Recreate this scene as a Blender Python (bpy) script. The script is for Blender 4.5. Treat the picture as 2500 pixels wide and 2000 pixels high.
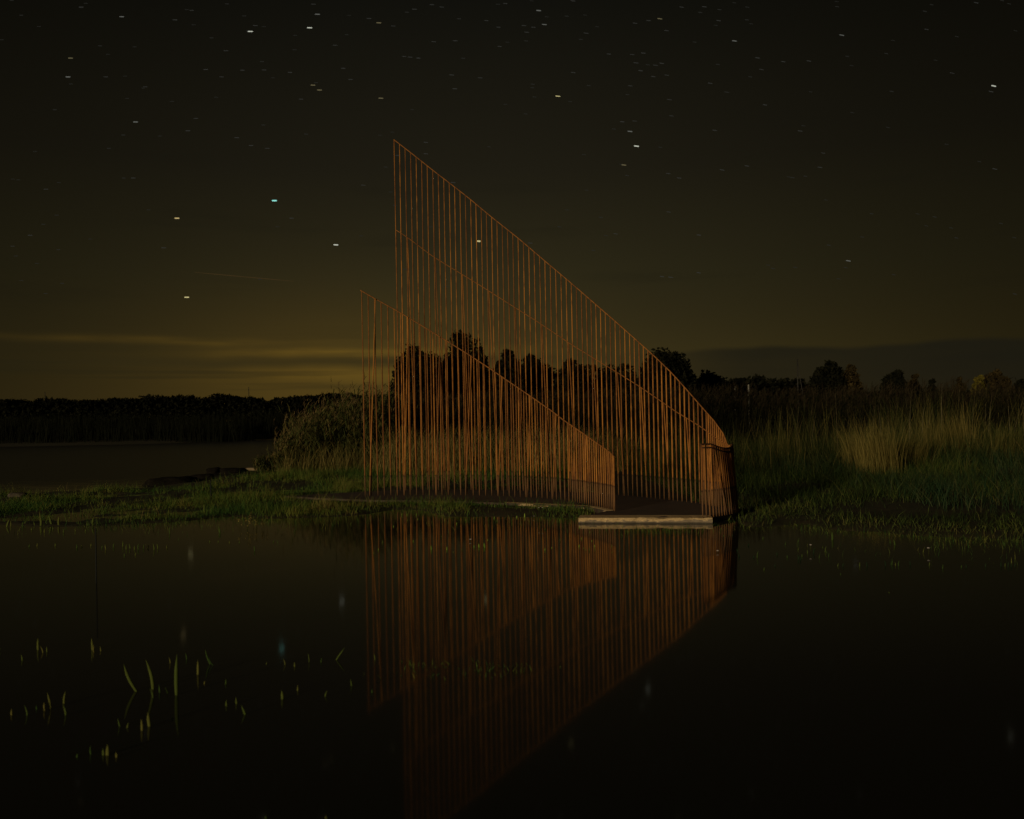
import bpy, bmesh, math, random
import numpy as np
from mathutils import Vector, Matrix, Euler

# ------------------------------------------------------------------ reset
for o in list(bpy.data.objects):
    bpy.data.objects.remove(o)
random.seed(7)
rng = np.random.default_rng(11)
scene = bpy.context.scene
COL = scene.collection
R = math.radians

# ------------------------------------------------------------------ camera
FPX, CAM_H = 2000.0, 1.6                      # focal length in photo pixels, lens height in metres
cam_data = bpy.data.cameras.new('camera')
cam = bpy.data.objects.new('camera', cam_data)
COL.objects.link(cam)
cam_data.sensor_width = 36.0
cam_data.lens = 36.0 * FPX / 2500.0
cam_data.clip_end = 9000.0
cam_data.clip_start = 0.05
cam.location = (0, 0, CAM_H)
CAM_ROT = Euler((R(90) + 22 / FPX, 0, 0)).to_matrix() @ Matrix.Rotation(-0.0195, 3, 'Z')
cam.rotation_euler = CAM_ROT.to_euler()
cam_data.dof.use_dof = True
cam_data.dof.focus_distance = 15.0
cam_data.dof.aperture_fstop = 2.4
scene.camera = cam

# ------------------------------------------------------------------ render settings
scene.render.engine = 'CYCLES'
scene.cycles.use_denoising = True
scene.cycles.max_bounces = 6
scene.cycles.sample_clamp_indirect = 3.0
scene.view_settings.view_transform = 'Standard'
scene.view_settings.look = 'None'
scene.view_settings.exposure = 0.0
scene.view_settings.gamma = 1.0
scene.view_settings.use_curve_mapping = False

# ------------------------------------------------------------------ node helpers
class NT:
    def __init__(self, tree):
        self.t = tree
    def n(self, typ, **kw):
        nd = self.t.nodes.new(typ)
        for k, v in kw.items():
            setattr(nd, k, v)
        return nd
    def put(self, sock, v):
        if isinstance(v, bpy.types.NodeSocket):
            self.t.links.new(v, sock)
        elif isinstance(v, (tuple, list)) and len(v) == 3 and sock.type == 'RGBA':
            sock.default_value = (*v, 1)
        else:
            sock.default_value = v
    def m(self, op, a, b=0.0, c=None, clamp=False):
        nd = self.n('ShaderNodeMath', operation=op, use_clamp=clamp)
        self.put(nd.inputs[0], a); self.put(nd.inputs[1], b)
        if c is not None: self.put(nd.inputs[2], c)
        return nd.outputs[0]
    def gauss(self, x, mu, sig):
        d = self.m('DIVIDE', self.m('SUBTRACT', x, mu), sig)
        return self.m('EXPONENT', self.m('MULTIPLY', self.m('MULTIPLY', d, d), -0.5))
    def step(self, x, a, b):                    # smooth 0..1 between a and b
        nd = self.n('ShaderNodeMapRange', interpolation_type='SMOOTHSTEP')
        self.put(nd.inputs[0], x); nd.inputs[1].default_value = a; nd.inputs[2].default_value = b
        return nd.outputs[0]
    def ramp(self, fac, stops):
        nd = self.n('ShaderNodeValToRGB')
        el = nd.color_ramp.elements
        while len(el) < len(stops): el.new(0.5)
        for e, (p, c) in zip(el, stops):
            e.position = p; e.color = (*c, 1)
        self.put(nd.inputs[0], fac)
        return nd.outputs[0]
    def mix(self, fac, a, b, blend='MIX'):
        nd = self.n('ShaderNodeMix', data_type='RGBA', blend_type=blend)
        self.put(nd.inputs[0], fac); self.put(nd.inputs[6], a); self.put(nd.inputs[7], b)
        return nd.outputs[2]
    def noise(self, vec, scale, detail=3.0, rough=0.55):
        nd = self.n('ShaderNodeTexNoise')
        if vec is not None: self.put(nd.inputs['Vector'], vec)
        nd.inputs['Scale'].default_value = scale
        nd.inputs['Detail'].default_value = detail
        nd.inputs['Roughness'].default_value = rough
        return nd.outputs[0]
    def scalev(self, vec, s):
        nd = self.n('ShaderNodeMapping')
        self.put(nd.inputs[0], vec); nd.inputs[3].default_value = s
        return nd.outputs[0]

# ------------------------------------------------------------------ sky: night, glow of a town low on the horizon
world = bpy.data.worlds.new('World')
scene.world = world
world.use_nodes = True
w = NT(world.node_tree)
world.node_tree.nodes.clear()
tc = w.n('ShaderNodeTexCoord')
sep = w.n('ShaderNodeSeparateXYZ'); w.put(sep.inputs[0], tc.outputs['Generated'])
az = w.m('MULTIPLY', w.m('ARCTAN2', sep.outputs[0], sep.outputs[1]), 180 / math.pi)     # degrees, 0 = view axis
el = w.m('MULTIPLY', w.m('ARCSINE', sep.outputs[2]), 180 / math.pi)
comb = w.n('ShaderNodeCombineXYZ'); w.put(comb.inputs[0], az); w.put(comb.inputs[1], el)
ae = comb.outputs[0]
base = w.ramp(w.m('DIVIDE', el, 40.0, clamp=True), [
    (0.0, (0.0400, 0.0275, 0.0078)), (0.10, (0.0330, 0.0248, 0.0082)), (0.24, (0.0235, 0.0196, 0.0080)),
    (0.42, (0.0130, 0.0110, 0.0060)), (0.68, (0.0056, 0.0053, 0.0036)), (1.0, (0.0030, 0.0030, 0.0026))])
side = w.m('ADD', 0.36, w.m('MULTIPLY', w.gauss(az, -2.0, 20.0), 0.70))
gray = w.n('ShaderNodeCombineColor')
for i in range(3): w.put(gray.inputs[i], side)
sky = w.mix(1.0, base, gray.outputs[0], 'MULTIPLY')
glow = w.m('MULTIPLY', w.gauss(az, -10.5, 9.0), w.gauss(el, 0.8, 4.4))
sky = w.mix(glow, sky, (0.045, 0.0240, 0.0014), 'ADD')
glow2 = w.m('MULTIPLY', w.gauss(az, 16.0, 10.0), w.gauss(el, 1.0, 3.0))
sky = w.mix(glow2, sky, (0.010, 0.0068, 0.0010), 'ADD')
# thin lit cloud bars low over the glow, grey cloud bank on the other side
n1 = w.noise(w.scalev(ae, (0.05, 1.35, 1)), 1.0, 3.0, 0.5)
n3 = w.noise(w.scalev(ae, (0.11, 0.9, 1)), 1.0, 3.0, 0.55)
wave = w.m('MULTIPLY', w.m('SUBTRACT', w.noise(w.scalev(ae, (0.12, 0.0, 1)), 1.0, 2.0), 0.5), 0.7)
elw = w.m('ADD', el, wave)
bars = w.m('MULTIPLY', w.gauss(elw, 4.75, 0.21), w.gauss(az, -9.5, 6.0))
bars = w.m('ADD', bars, w.m('MULTIPLY', w.gauss(elw, 5.45, 0.17), w.m('MULTIPLY', w.gauss(az, -23.0, 6.0), 0.45)))
bars = w.m('ADD', bars, w.m('MULTIPLY', w.gauss(elw, 3.3, 0.40), w.m('MULTIPLY', w.gauss(az, -10.0, 6.0), 0.55)))
bars = w.m('MULTIPLY', bars, w.m('ADD', 0.35, w.m('MULTIPLY', w.step(n3, 0.32, 0.66), 0.8)))
sky = w.mix(bars, sky, (0.074, 0.0395, 0.0025), 'ADD')
dark = w.m('MULTIPLY', w.step(n1, 0.52, 0.36), w.m('MULTIPLY', w.gauss(az, -18.0, 13.0), w.gauss(el, 3.2, 1.8)))
sky = w.mix(w.m('MULTIPLY', dark, 0.35), sky, (0.012, 0.012, 0.006))
sky = w.mix(w.m('MULTIPLY', w.m('MULTIPLY', w.gauss(elw, 4.05, 0.26), w.gauss(az, -13.0, 9.0)), 0.45), sky, (0.017, 0.016, 0.0075))
crest = w.m('ADD', 4.3, w.m('MULTIPLY', w.m('SUBTRACT', w.noise(w.scalev(ae, (0.10, 0.02, 1)), 1.0, 2.0), 0.5), 1.6))
bank = w.m('MULTIPLY', w.step(w.m('SUBTRACT', el, crest), 0.22, -0.22), w.step(az, 6.0, 17.0))
bank = w.m('MULTIPLY', bank, w.m('ADD', 0.55, w.m('MULTIPLY', w.noise(w.scalev(ae, (0.06, 0.5, 1)), 1.0, 3.0), 0.5)))
sky = w.mix(w.m('MULTIPLY', bank, 0.95), sky, (0.0105, 0.0096, 0.0058))
n2 = w.noise(w.scalev(ae, (0.035, 0.30, 1)), 1.0, 4.0, 0.55)
wisps = w.m('MULTIPLY', w.step(n2, 0.52, 0.72), w.gauss(el, 12.0, 4.5))
sky = w.mix(w.m('MULTIPLY', wisps, 0.30), sky, (0.0065, 0.0062, 0.0040))
bg = w.n('ShaderNodeBackground'); w.put(bg.inputs[0], sky); bg.inputs[1].default_value = 0.94
wo = w.n('ShaderNodeOutputWorld'); w.t.links.new(bg.outputs[0], wo.inputs[0])

# ------------------------------------------------------------------ sun: one low, warm, weak light from behind on the left
sun_data = bpy.data.lights.new('sun', 'SUN')
sun_data.energy = 1.9
sun_data.color = (1.0, 0.80, 0.52)
sun_data.angle = R(5.0)          # a wide soft source, as a lamp swept about during the long exposure
sun = bpy.data.objects.new('sun', sun_data)
COL.objects.link(sun)
SUN_TRAVEL = Vector((0.62, 0.785, -math.tan(R(8.5)))).normalized()
sun.rotation_euler = SUN_TRAVEL.to_track_quat('-Z', 'Y').to_euler()
sun.location = (-22, -33, 8)

# ------------------------------------------------------------------ photo pixel <-> place
def ray(x, y):
    return CAM_ROT @ Vector(((x - 1250) / FPX, -(y - 1000) / FPX, -1))
def at_z(x, y, z=0.0):
    r = ray(x, y); t = (z - CAM_H) / r.z
    return Vector((r.x * t, r.y * t, z))
def at_d(x, y, d):
    r = ray(x, y); t = d / r.y
    return Vector((r.x * t, d, CAM_H + r.z * t))
CAM_INV = CAM_ROT.transposed()
def proj(p):
    q = CAM_INV @ (Vector(p) - Vector((0, 0, CAM_H)))
    return 1250 + FPX * q.x / -q.z, 1000 - FPX * q.y / -q.z

# ------------------------------------------------------------------ object helpers
def tag(o, label=None, cat=None, group=None, kind=None):
    if label: o['label'] = label
    if cat: o['category'] = cat
    if group: o['group'] = group
    if kind: o['kind'] = kind
    return o
def link(name, me, mat=None, parent=None, loc=None):
    o = bpy.data.objects.new(name, me)
    COL.objects.link(o)
    if mat and not me.materials: me.materials.append(mat)
    if parent: o.parent = parent
    if loc is not None: o.location = loc
    return o
def empty(name, loc=(0, 0, 0)):
    o = bpy.data.objects.new(name, None); COL.objects.link(o); o.location = loc
    o.empty_display_size = 0.2
    return o
def np_mesh(name, verts, faces_list, tint=None, smooth=False):
    """faces_list: arrays (n,3) or (n,4) of vertex indices"""
    me = bpy.data.meshes.new(name)
    verts = np.asarray(verts, dtype=np.float32)
    me.vertices.add(len(verts)); me.vertices.foreach_set('co', verts.ravel())
    loops = np.concatenate([f.ravel() for f in faces_list]).astype(np.int32)
    sizes = np.concatenate([np.full(len(f), f.shape[1], dtype=np.int32) for f in faces_list])
    starts = np.concatenate([[0], np.cumsum(sizes)[:-1]]).astype(np.int32)
    me.loops.add(len(loops)); me.loops.foreach_set('vertex_index', loops)
    me.polygons.add(len(sizes)); me.polygons.foreach_set('loop_start', starts)
    me.polygons.foreach_set('use_smooth', np.full(len(sizes), smooth))
    if tint is not None:
        a = me.attributes.new('tint', 'FLOAT', 'POINT'); a.data.foreach_set('value', np.asarray(tint, dtype=np.float32))
    me.update(calc_edges=True)
    return me
class Geo:
    """collects vertices, faces and a tint per vertex for one mesh"""
    def __init__(self): self.v, self.q, self.t, self.tint, self.n = [], [], [], [], 0
    def add(self, v, q=None, t=None, tint=0.5):
        v = np.asarray(v, dtype=float).reshape(-1, 3)
        if q is not None and len(q): self.q.append(np.asarray(q) + self.n)
        if t is not None and len(t): self.t.append(np.asarray(t) + self.n)
        self.tint.append(np.broadcast_to(np.asarray(tint, dtype=float), (len(v),)))
        self.v.append(v); self.n += len(v)
    def mesh(self, name, smooth=False):
        fl = []
        if self.q: fl.append(np.concatenate(self.q))
        if self.t: fl.append(np.concatenate(self.t))
        return np_mesh(name, np.concatenate(self.v), fl, np.concatenate(self.tint), smooth)

def blades(g, root, h, lean, width, facing, tint, seg=3, curl=1.6, droop=0.0):
    """N curved tapering leaves: root (N,3), h (N), lean (N,2) sideways travel as share of h"""
    N = len(root)
    ts = np.linspace(0, 1, seg + 1)
    side = np.stack([np.cos(facing), np.sin(facing), np.zeros(N)], 1)
    V = np.zeros((N, 2 * seg + 1, 3))
    for i, t in enumerate(ts):
        c = root.copy()
        c[:, 0] += lean[:, 0] * h * t ** curl
        c[:, 1] += lean[:, 1] * h * t ** curl
        c[:, 2] += h * (t - droop * t ** 3)
        wv = (width * (0.85 + 0.5 * t) * (1 - t) ** 0.65)[:, None] * side * 0.5
        if i < seg:
            V[:, 2 * i] = c - wv; V[:, 2 * i + 1] = c + wv
        else:
            V[:, 2 * seg] = c
    b = (np.arange(N) * (2 * seg + 1))[:, None]
    q = []
    for i in range(seg - 1):
        q.append(b + np.array([[2 * i, 2 * i + 1, 2 * i + 3, 2 * i + 2]]))
    t = b + np.array([[2 * seg - 2, 2 * seg - 1, 2 * seg]])
    g.add(V.reshape(-1, 3), np.concatenate(q) if q else None, t, np.repeat(tint, 2 * seg + 1))

def leaf_quads(g, cen, size, tint, flat=0.0):
    """N small diamond leaves with random orientation"""
    N = len(cen)
    a = rng.normal(size=(N, 3)); a /= np.linalg.norm(a, axis=1)[:, None]
    b = rng.normal(size=(N, 3)); b = np.cross(a, b); b /= np.linalg.norm(b, axis=1)[:, None]
    s = np.asarray(size)[:, None] if np.ndim(size) else size
    V = np.stack([cen + a * s * 0.62, cen + b * s * 0.34 + a * s * 0.05, cen - a * s * 0.62, cen - b * s * 0.34 + a * s * 0.05], 1)
    q = (np.arange(N) * 4)[:, None] + np.array([[0, 1, 2, 3]])
    g.add(V.reshape(-1, 3), q, None, np.repeat(tint, 4))

def tube_arrays(pts, radii, sides=8, cap=True):
    pts = [Vector(p) for p in pts]
    V, Q, T = [], [], []
    n = len(pts)
    ref = Vector((0.31, 0.95, 0.05))
    for i, p in enumerate(pts):
        d = (pts[min(i + 1, n - 1)] - pts[max(i - 1, 0)]).normalized()
        u = d.cross(ref)
        if u.length < 1e-4: u = d.cross(Vector((1, 0, 0)))
        u.normalize(); v = d.cross(u)
        for k in range(sides):
            a = 2 * math.pi * k / sides
            V.append(p + (u * math.cos(a) + v * math.sin(a)) * radii[i])
    for i in range(n - 1):
        for k in range(sides):
            k2 = (k + 1) % sides
            Q.append((i * sides + k, i * sides + k2, (i + 1) * sides + k2, (i + 1) * sides + k))
    if cap:
        V.append(pts[0]); V.append(pts[-1])
        a, b = len(V) - 2, len(V) - 1
        for k in range(sides):
            k2 = (k + 1) % sides
            T.append((k2, k, a)); T.append(((n - 1) * sides + k, (n - 1) * sides + k2, b))
    return np.array([tuple(p) for p in V]), np.array(Q), np.array(T) if T else None
def tube_mesh(name, pts, radii, sides=8):
    V, Q, T = tube_arrays(pts, radii, sides)
    return np_mesh(name, V, [Q] + ([T] if T is not None else []), None, True)

def vnoise(x, y, scale, seed=0):
    """cheap smooth 2-D value noise, 0..1"""
    r = np.random.default_rng(seed); tab = r.random((64, 64))
    x = np.asarray(x) * scale; y = np.asarray(y) * scale
    xi, yi = np.floor(x).astype(int), np.floor(y).astype(int)
    fx, fy = x - xi, y - yi
    fx, fy = fx * fx * (3 - 2 * fx), fy * fy * (3 - 2 * fy)
    f = lambda a, b: tab[a % 64, b % 64]
    return (f(xi, yi) * (1 - fx) + f(xi + 1, yi) * fx) * (1 - fy) + (f(xi, yi + 1) * (1 - fx) + f(xi + 1, yi + 1) * fx) * fy
def fbm(x, y, scale, seed=0):
    return 0.55 * vnoise(x, y, scale, seed) + 0.3 * vnoise(x, y, scale * 2.1, seed + 1) + 0.15 * vnoise(x, y, scale * 4.3, seed + 2)
def in_poly(px, py, poly):
    px, py = np.asarray(px), np.asarray(py)
    inside = np.zeros(px.shape, bool)
    n = len(poly)
    for i in range(n):
        x1, y1 = poly[i]; x2, y2 = poly[(i + 1) % n]
        if y1 == y2: continue
        c = ((y1 > py) != (y2 > py)) & (px < (x2 - x1) * (py - y1) / (y2 - y1) + x1)
        inside ^= c
    return inside
def poly_dist(px, py, poly):
    d = np.full(np.shape(px), 1e9)
    n = len(poly)
    for i in range(n):
        x1, y1 = poly[i]; x2, y2 = poly[(i + 1) % n]
        dx, dy = x2 - x1, y2 - y1
        L = dx * dx + dy * dy + 1e-12
        t = np.clip(((px - x1) * dx + (py - y1) * dy) / L, 0, 1)
        d = np.minimum(d, np.hypot(px - x1 - t * dx, py - y1 - t * dy))
    return d
def catmull(pts, per=24):
    P = [Vector(p) for p in pts]
    P = [P[0] * 2 - P[1]] + P + [P[-1] * 2 - P[-2]]
    out = []
    for i in range(1, len(P) - 2):
        for k in range(per):
            t = k / per
            out.append(0.5 * ((2 * P[i]) + (P[i + 1] - P[i - 1]) * t + (2 * P[i - 1] - 5 * P[i] + 4 * P[i + 1] - P[i + 2]) * t * t
                              + (3 * P[i] - P[i - 1] - 3 * P[i + 1] + P[i + 2]) * t ** 3))
    out.append(P[-2])
    return out
def resample(pts, step, end_step=None, from_end=0.0):
    total = sum((b - a).length for a, b in zip(pts, pts[1:]))
    out, acc, run, st = [pts[0].copy()], 0.0, 0.0, step
    for a, b in zip(pts, pts[1:]):
        L = (b - a).length
        while acc + L >= st:
            t = (st - acc) / L
            run += st
            a = a.lerp(b, t); out.append(a.copy()); L = (b - a).length; acc = 0.0
            st = end_step if end_step and run > total - from_end else step
        acc += L
    return out

# ------------------------------------------------------------------ materials
def new_mat(name):
    m = bpy.data.materials.new(name); m.use_nodes = True
    m.node_tree.nodes.clear()
    t = NT(m.node_tree)
    out = t.n('ShaderNodeOutputMaterial')
    return m, t, out
def principled(t, out, color, rough=0.8, spec=0.3, bump=None, bump_d=0.02, bump_s=0.5):
    b = t.n('ShaderNodeBsdfPrincipled')
    t.put(b.inputs['Base Color'], color); t.put(b.inputs['Roughness'], rough)
    b.inputs['Specular IOR Level'].default_value = spec
    if bump is not None:
        bn = t.n('ShaderNodeBump'); bn.inputs['Distance'].default_value = bump_d; bn.inputs['Strength'].default_value = bump_s
        t.put(bn.inputs['Height'], bump); t.t.links.new(bn.outputs[0], b.inputs['Normal'])
    t.t.links.new(b.outputs[0], out.inputs[0])
    return b
def leaf_mat(name, stops, trans=0.25):
    m, t, out = new_mat(name)
    at = t.n('ShaderNodeAttribute', attribute_name='tint')
    col = t.ramp(at.outputs['Fac'], stops)
    d = t.n('ShaderNodeBsdfDiffuse'); t.put(d.inputs[0], col)
    tr = t.n('ShaderNodeBsdfTranslucent'); t.put(tr.inputs[0], col)
    mx = t.n('ShaderNodeMixShader'); mx.inputs[0].default_value = trans
    t.t.links.new(d.outputs[0], mx.inputs[1]); t.t.links.new(tr.outputs[0], mx.inputs[2])
    t.t.links.new(mx.outputs[0], out.inputs[0])
    return m

def rust_mat(name, hi, lo):
    m, t, out = new_mat(name)
    geo = t.n('ShaderNodeNewGeometry'); oi = t.n('ShaderNodeObjectInfo')
    sp = t.n('ShaderNodeSeparateXYZ'); t.put(sp.inputs[0], geo.outputs['Position'])
    n = t.noise(t.scalev(geo.outputs['Position'], (14, 14, 3)), 1.0, 4.0, 0.65)
    n2 = t.noise(geo.outputs['Position'], 60.0, 2.0, 0.6)
    col = t.mix(oi.outputs['Random'], lo, hi)
    col = t.mix(t.m('MULTIPLY', t.step(n, 0.44, 0.62), 0.75), col, (0.12, 0.042, 0.013))
    col = t.mix(t.m('MULTIPLY', t.step(n2, 0.58, 0.75), 0.5), col, (0.50, 0.22, 0.05))
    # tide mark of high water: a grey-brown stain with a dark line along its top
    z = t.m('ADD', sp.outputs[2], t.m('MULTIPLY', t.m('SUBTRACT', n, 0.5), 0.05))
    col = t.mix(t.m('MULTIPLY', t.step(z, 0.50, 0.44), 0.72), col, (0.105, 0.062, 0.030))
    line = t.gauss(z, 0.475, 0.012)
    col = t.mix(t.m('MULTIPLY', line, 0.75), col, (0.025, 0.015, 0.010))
    principled(t, out, col, 0.82, 0.25, n2, 0.003, 0.6)
    return m
M_RUST = rust_mat('rusted_steel', (0.43, 0.176, 0.031), (0.21, 0.084, 0.019))
M_RAIL = rust_mat('rusted_rail', (0.30, 0.12, 0.024), (0.24, 0.095, 0.02))

m, t, out = new_mat('shaded_rail'); M_DARKRAIL = m
principled(t, out, (0.05, 0.022, 0.010), 0.8, 0.2)  # shade on the unlit hook rail, put into a darker rust colour

m, t, out = new_mat('still_water'); M_WATER = m
geo = t.n('ShaderNodeNewGeometry')
nz = t.noise(t.scalev(geo.outputs['Position'], (0.5, 0.9, 1)), 2.2, 2.0, 0.5)
spw = t.n('ShaderNodeSeparateXYZ'); t.put(spw.inputs[0], geo.outputs['Position'])
open_w = t.step(t.m('ADD', spw.outputs[1], t.m('MULTIPLY', nz, 6.0)), 21.0, 29.0)        # wind reaches the open pond beyond the bank
b = principled(t, out, (0.016, 0.0152, 0.010), t.m('ADD', 0.055, t.m('MULTIPLY', open_w, 0.26)), 0.5, nz, 0.02, 0.010)
b.inputs['IOR'].default_value = 1.46

m, t, out = new_mat('wet_soil'); M_SOIL = m
geo = t.n('ShaderNodeNewGeometry')
n = t.noise(geo.outputs['Position'], 2.3, 5.0, 0.6)
col = t.ramp(n, [(0.3, (0.022, 0.024, 0.010)), (0.55, (0.038, 0.034, 0.016)), (0.75, (0.05, 0.036, 0.02))])
principled(t, out, col, 0.9, 0.2, n, 0.05, 0.7)

m, t, out = new_mat('deck_earth'); M_DECK = m
geo = t.n('ShaderNodeNewGeometry')
n = t.noise(geo.outputs['Position'], 3.0, 5.0, 0.6)
n2 = t.noise(geo.outputs['Position'], 45.0, 3.0, 0.6)
col = t.ramp(n, [(0.3, (0.040, 0.027, 0.019)), (0.6, (0.062, 0.041, 0.028)), (0.8, (0.060, 0.052, 0.044))])
principled(t, out, t.mix(t.step(n2, 0.64, 0.74), col, (0.10, 0.078, 0.055)), 0.8, 0.35, n2, 0.006, 0.6)

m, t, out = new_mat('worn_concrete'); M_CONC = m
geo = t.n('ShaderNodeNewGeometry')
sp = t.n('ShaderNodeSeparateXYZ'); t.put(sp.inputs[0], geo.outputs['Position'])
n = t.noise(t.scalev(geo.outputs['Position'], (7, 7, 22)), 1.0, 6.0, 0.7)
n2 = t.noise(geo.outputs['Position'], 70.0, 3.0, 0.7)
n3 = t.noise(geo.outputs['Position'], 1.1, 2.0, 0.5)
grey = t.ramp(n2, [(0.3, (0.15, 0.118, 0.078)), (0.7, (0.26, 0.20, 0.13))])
pale_face = t.ramp(n2, [(0.3, (0.34, 0.24, 0.115)), (0.7, (0.62, 0.45, 0.22))])          # paler warm tone, in ragged patches towards the top
pale_mask = t.m('ADD', t.m('MULTIPLY', sp.outputs[2], 5.0), t.m('ADD', t.m('MULTIPLY', n, 1.1), t.m('MULTIPLY', n3, 0.7)))
col = t.mix(t.step(pale_mask, 1.02, 1.12), grey, pale_face)
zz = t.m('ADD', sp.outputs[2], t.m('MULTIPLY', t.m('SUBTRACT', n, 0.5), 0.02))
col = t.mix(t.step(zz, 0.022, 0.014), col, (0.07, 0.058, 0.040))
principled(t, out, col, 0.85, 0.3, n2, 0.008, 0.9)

m, t, out = new_mat('mud'); M_MUD = m
geo = t.n('ShaderNodeNewGeometry')
n = t.noise(geo.outputs['Position'], 12.0, 5.0, 0.65)
principled(t, out, t.ramp(n, [(0.3, (0.004, 0.0035, 0.0025)), (0.7, (0.012, 0.010, 0.007))]), 0.9, 0.04, n, 0.03, 0.8)
m, t, out = new_mat('pale_sand'); M_SAND = m
geo = t.n('ShaderNodeNewGeometry')
n = t.noise(t.scalev(geo.outputs['Position'], (3, 10, 10)), 1.0, 4.0, 0.6)
principled(t, out, t.ramp(n, [(0.3, (0.12, 0.09, 0.05)), (0.7, (0.24, 0.18, 0.10))]), 0.9, 0.2, n, 0.02, 0.5)
m, t, out = new_mat('grey_stone'); M_STONE = m
geo = t.n('ShaderNodeNewGeometry')
n = t.noise(geo.outputs['Position'], 14.0, 4.0, 0.6)
principled(t, out, t.ramp(n, [(0.3, (0.035, 0.030, 0.022)), (0.7, (0.085, 0.070, 0.048))]), 0.9, 0.15, n, 0.02, 0.5)
m, t, out = new_mat('old_stake_wood'); M_STAKE = m
geo = t.n('ShaderNodeNewGeometry')
n = t.noise(t.scalev(geo.outputs['Position'], (60, 60, 5)), 1.0, 3.0, 0.6)
principled(t, out, t.ramp(n, [(0.3, (0.003, 0.005, 0.006)), (0.7, (0.007, 0.010, 0.011))]), 0.8, 0.3, n, 0.004, 0.6)
m, t, out = new_mat('pale_post_paint'); M_POST = m
geo = t.n('ShaderNodeNewGeometry')
n = t.noise(geo.outputs['Position'], 9.0, 3.0, 0.6)
principled(t, out, t.ramp(n, [(0.3, (0.15, 0.145, 0.12)), (0.7, (0.24, 0.23, 0.19))]), 0.7, 0.3)
m, t, out = new_mat('grey_mast_metal'); M_MAST = m
geo = t.n('ShaderNodeNewGeometry')
n = t.noise(geo.outputs['Position'], 5.0, 3.0, 0.6)
principled(t, out, t.ramp(n, [(0.3, (0.015, 0.014, 0.012)), (0.7, (0.03, 0.028, 0.024))]), 0.6, 0.3)
m, t, out = new_mat('bark'); M_BARK = m
geo = t.n('ShaderNodeNewGeometry')
n = t.noise(t.scalev(geo.outputs['Position'], (8, 8, 1.5)), 1.0, 4.0, 0.65)
principled(t, out, t.ramp(n, [(0.3, (0.02, 0.015, 0.010)), (0.7, (0.05, 0.038, 0.026))]), 0.9, 0.2, n, 0.03, 0.8)
m, t, out = new_mat('petals'); M_PETAL = m
geo = t.n('ShaderNodeNewGeometry')
n = t.noise(geo.outputs['Position'], 80.0, 2.0, 0.6)
principled(t, out, t.ramp(n, [(0.3, (0.66, 0.56, 0.56)), (0.7, (0.80, 0.76, 0.74))]), 0.6, 0.3)

M_GRASS = leaf_mat('grass_blades', [(0.0, (0.030, 0.080, 0.022)), (0.40, (0.066, 0.118, 0.024)), (0.75, (0.145, 0.165, 0.032)), (1.0, (0.19, 0.15, 0.05))])
M_MEADOW = leaf_mat('meadow_blades', [(0.0, (0.024, 0.026, 0.010)), (0.22, (0.018, 0.036, 0.011)), (0.5, (0.036, 0.056, 0.015)), (0.75, (0.095, 0.130, 0.028)), (1.0, (0.13, 0.12, 0.035))])
M_RUSH = leaf_mat('blue_green_rush', [(0.0, (0.014, 0.036, 0.017)), (0.6, (0.030, 0.058, 0.025)), (1.0, (0.085, 0.085, 0.034))])
M_REED = leaf_mat('reed_leaves', [(0.0, (0.020, 0.034, 0.010)), (0.4, (0.072, 0.084, 0.026)), (0.65, (0.145, 0.120, 0.036)), (0.85, (0.28, 0.22, 0.07)), (1.0, (0.090, 0.055, 0.034))])
M_FARREED = leaf_mat('dark_reed_leaves', [(0.0, (0.010, 0.014, 0.006)), (0.5, (0.018, 0.017, 0.008)), (0.8, (0.026, 0.022, 0.011)), (0.93, (0.027, 0.020, 0.012)), (1.0, (0.20, 0.17, 0.09))], 0.1)
M_SEDGE = leaf_mat('dry_sedge', [(0.0, (0.055, 0.062, 0.016)), (0.5, (0.155, 0.130, 0.036)), (1.0, (0.30, 0.235, 0.070))])
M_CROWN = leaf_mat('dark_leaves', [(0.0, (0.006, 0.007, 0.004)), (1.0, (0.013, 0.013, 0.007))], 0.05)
M_CROWNB = leaf_mat('brown_leaves', [(0.0, (0.016, 0.013, 0.006)), (1.0, (0.045, 0.033, 0.013))], 0.05)
M_CROWNY = leaf_mat('lit_yellow_leaves', [(0.0, (0.055, 0.050, 0.010)), (1.0, (0.14, 0.115, 0.020))], 0.1)  # light falling on the tree is put into this brighter yellow
M_SHOOT = leaf_mat('shoot_green', [(0.0, (0.045, 0.092, 0.022)), (0.5, (0.100, 0.128, 0.028)), (1.0, (0.17, 0.155, 0.042))], 0.2)
M_BRIGHT = leaf_mat('fresh_leaf', [(0.0, (0.14, 0.26, 0.035)), (1.0, (0.34, 0.46, 0.07))], 0.3)

# ------------------------------------------------------------------ sculpture lines (plan view, metres)
TALL = catmull([(-2.47, 17.9, 0), (-1.2, 17.75, 0), (0, 17.3, 0), (1.15, 16.7, 0), (1.9, 16.0, 0), (2.47, 15.3, 0), (3.10, 14.2, 0),
                (3.35, 13.54, 0), (3.46, 13.1, 0), (3.42, 12.8, 0), (3.22, 12.5, 0), (2.97, 12.23, 0), (2.78, 12.1, 0)])
SHORT = catmull([(-3.04, 16.8, 0), (-1.7, 16.65, 0), (-0.43, 16.25, 0), (0.36, 15.7, 0), (0.75, 15.3, 0), (1.1, 14.7, 0), (1.42, 13.9, 0),
                 (1.58, 13.4, 0), (1.63, 13.1, 0)])
DECK_Z = 0.08
def offset(path, d):
    out = []
    for i, p in enumerate(path):
        tdir = (path[min(i + 1, len(path) - 1)] - path[max(i - 1, 0)]).normalized()
        out.append(p + Vector((-tdir.y, tdir.x, 0)) * d)          # d > 0: away from the viewer's side
    return out
imax = max(range(len(TALL)), key=lambda i: TALL[i].x)
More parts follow.
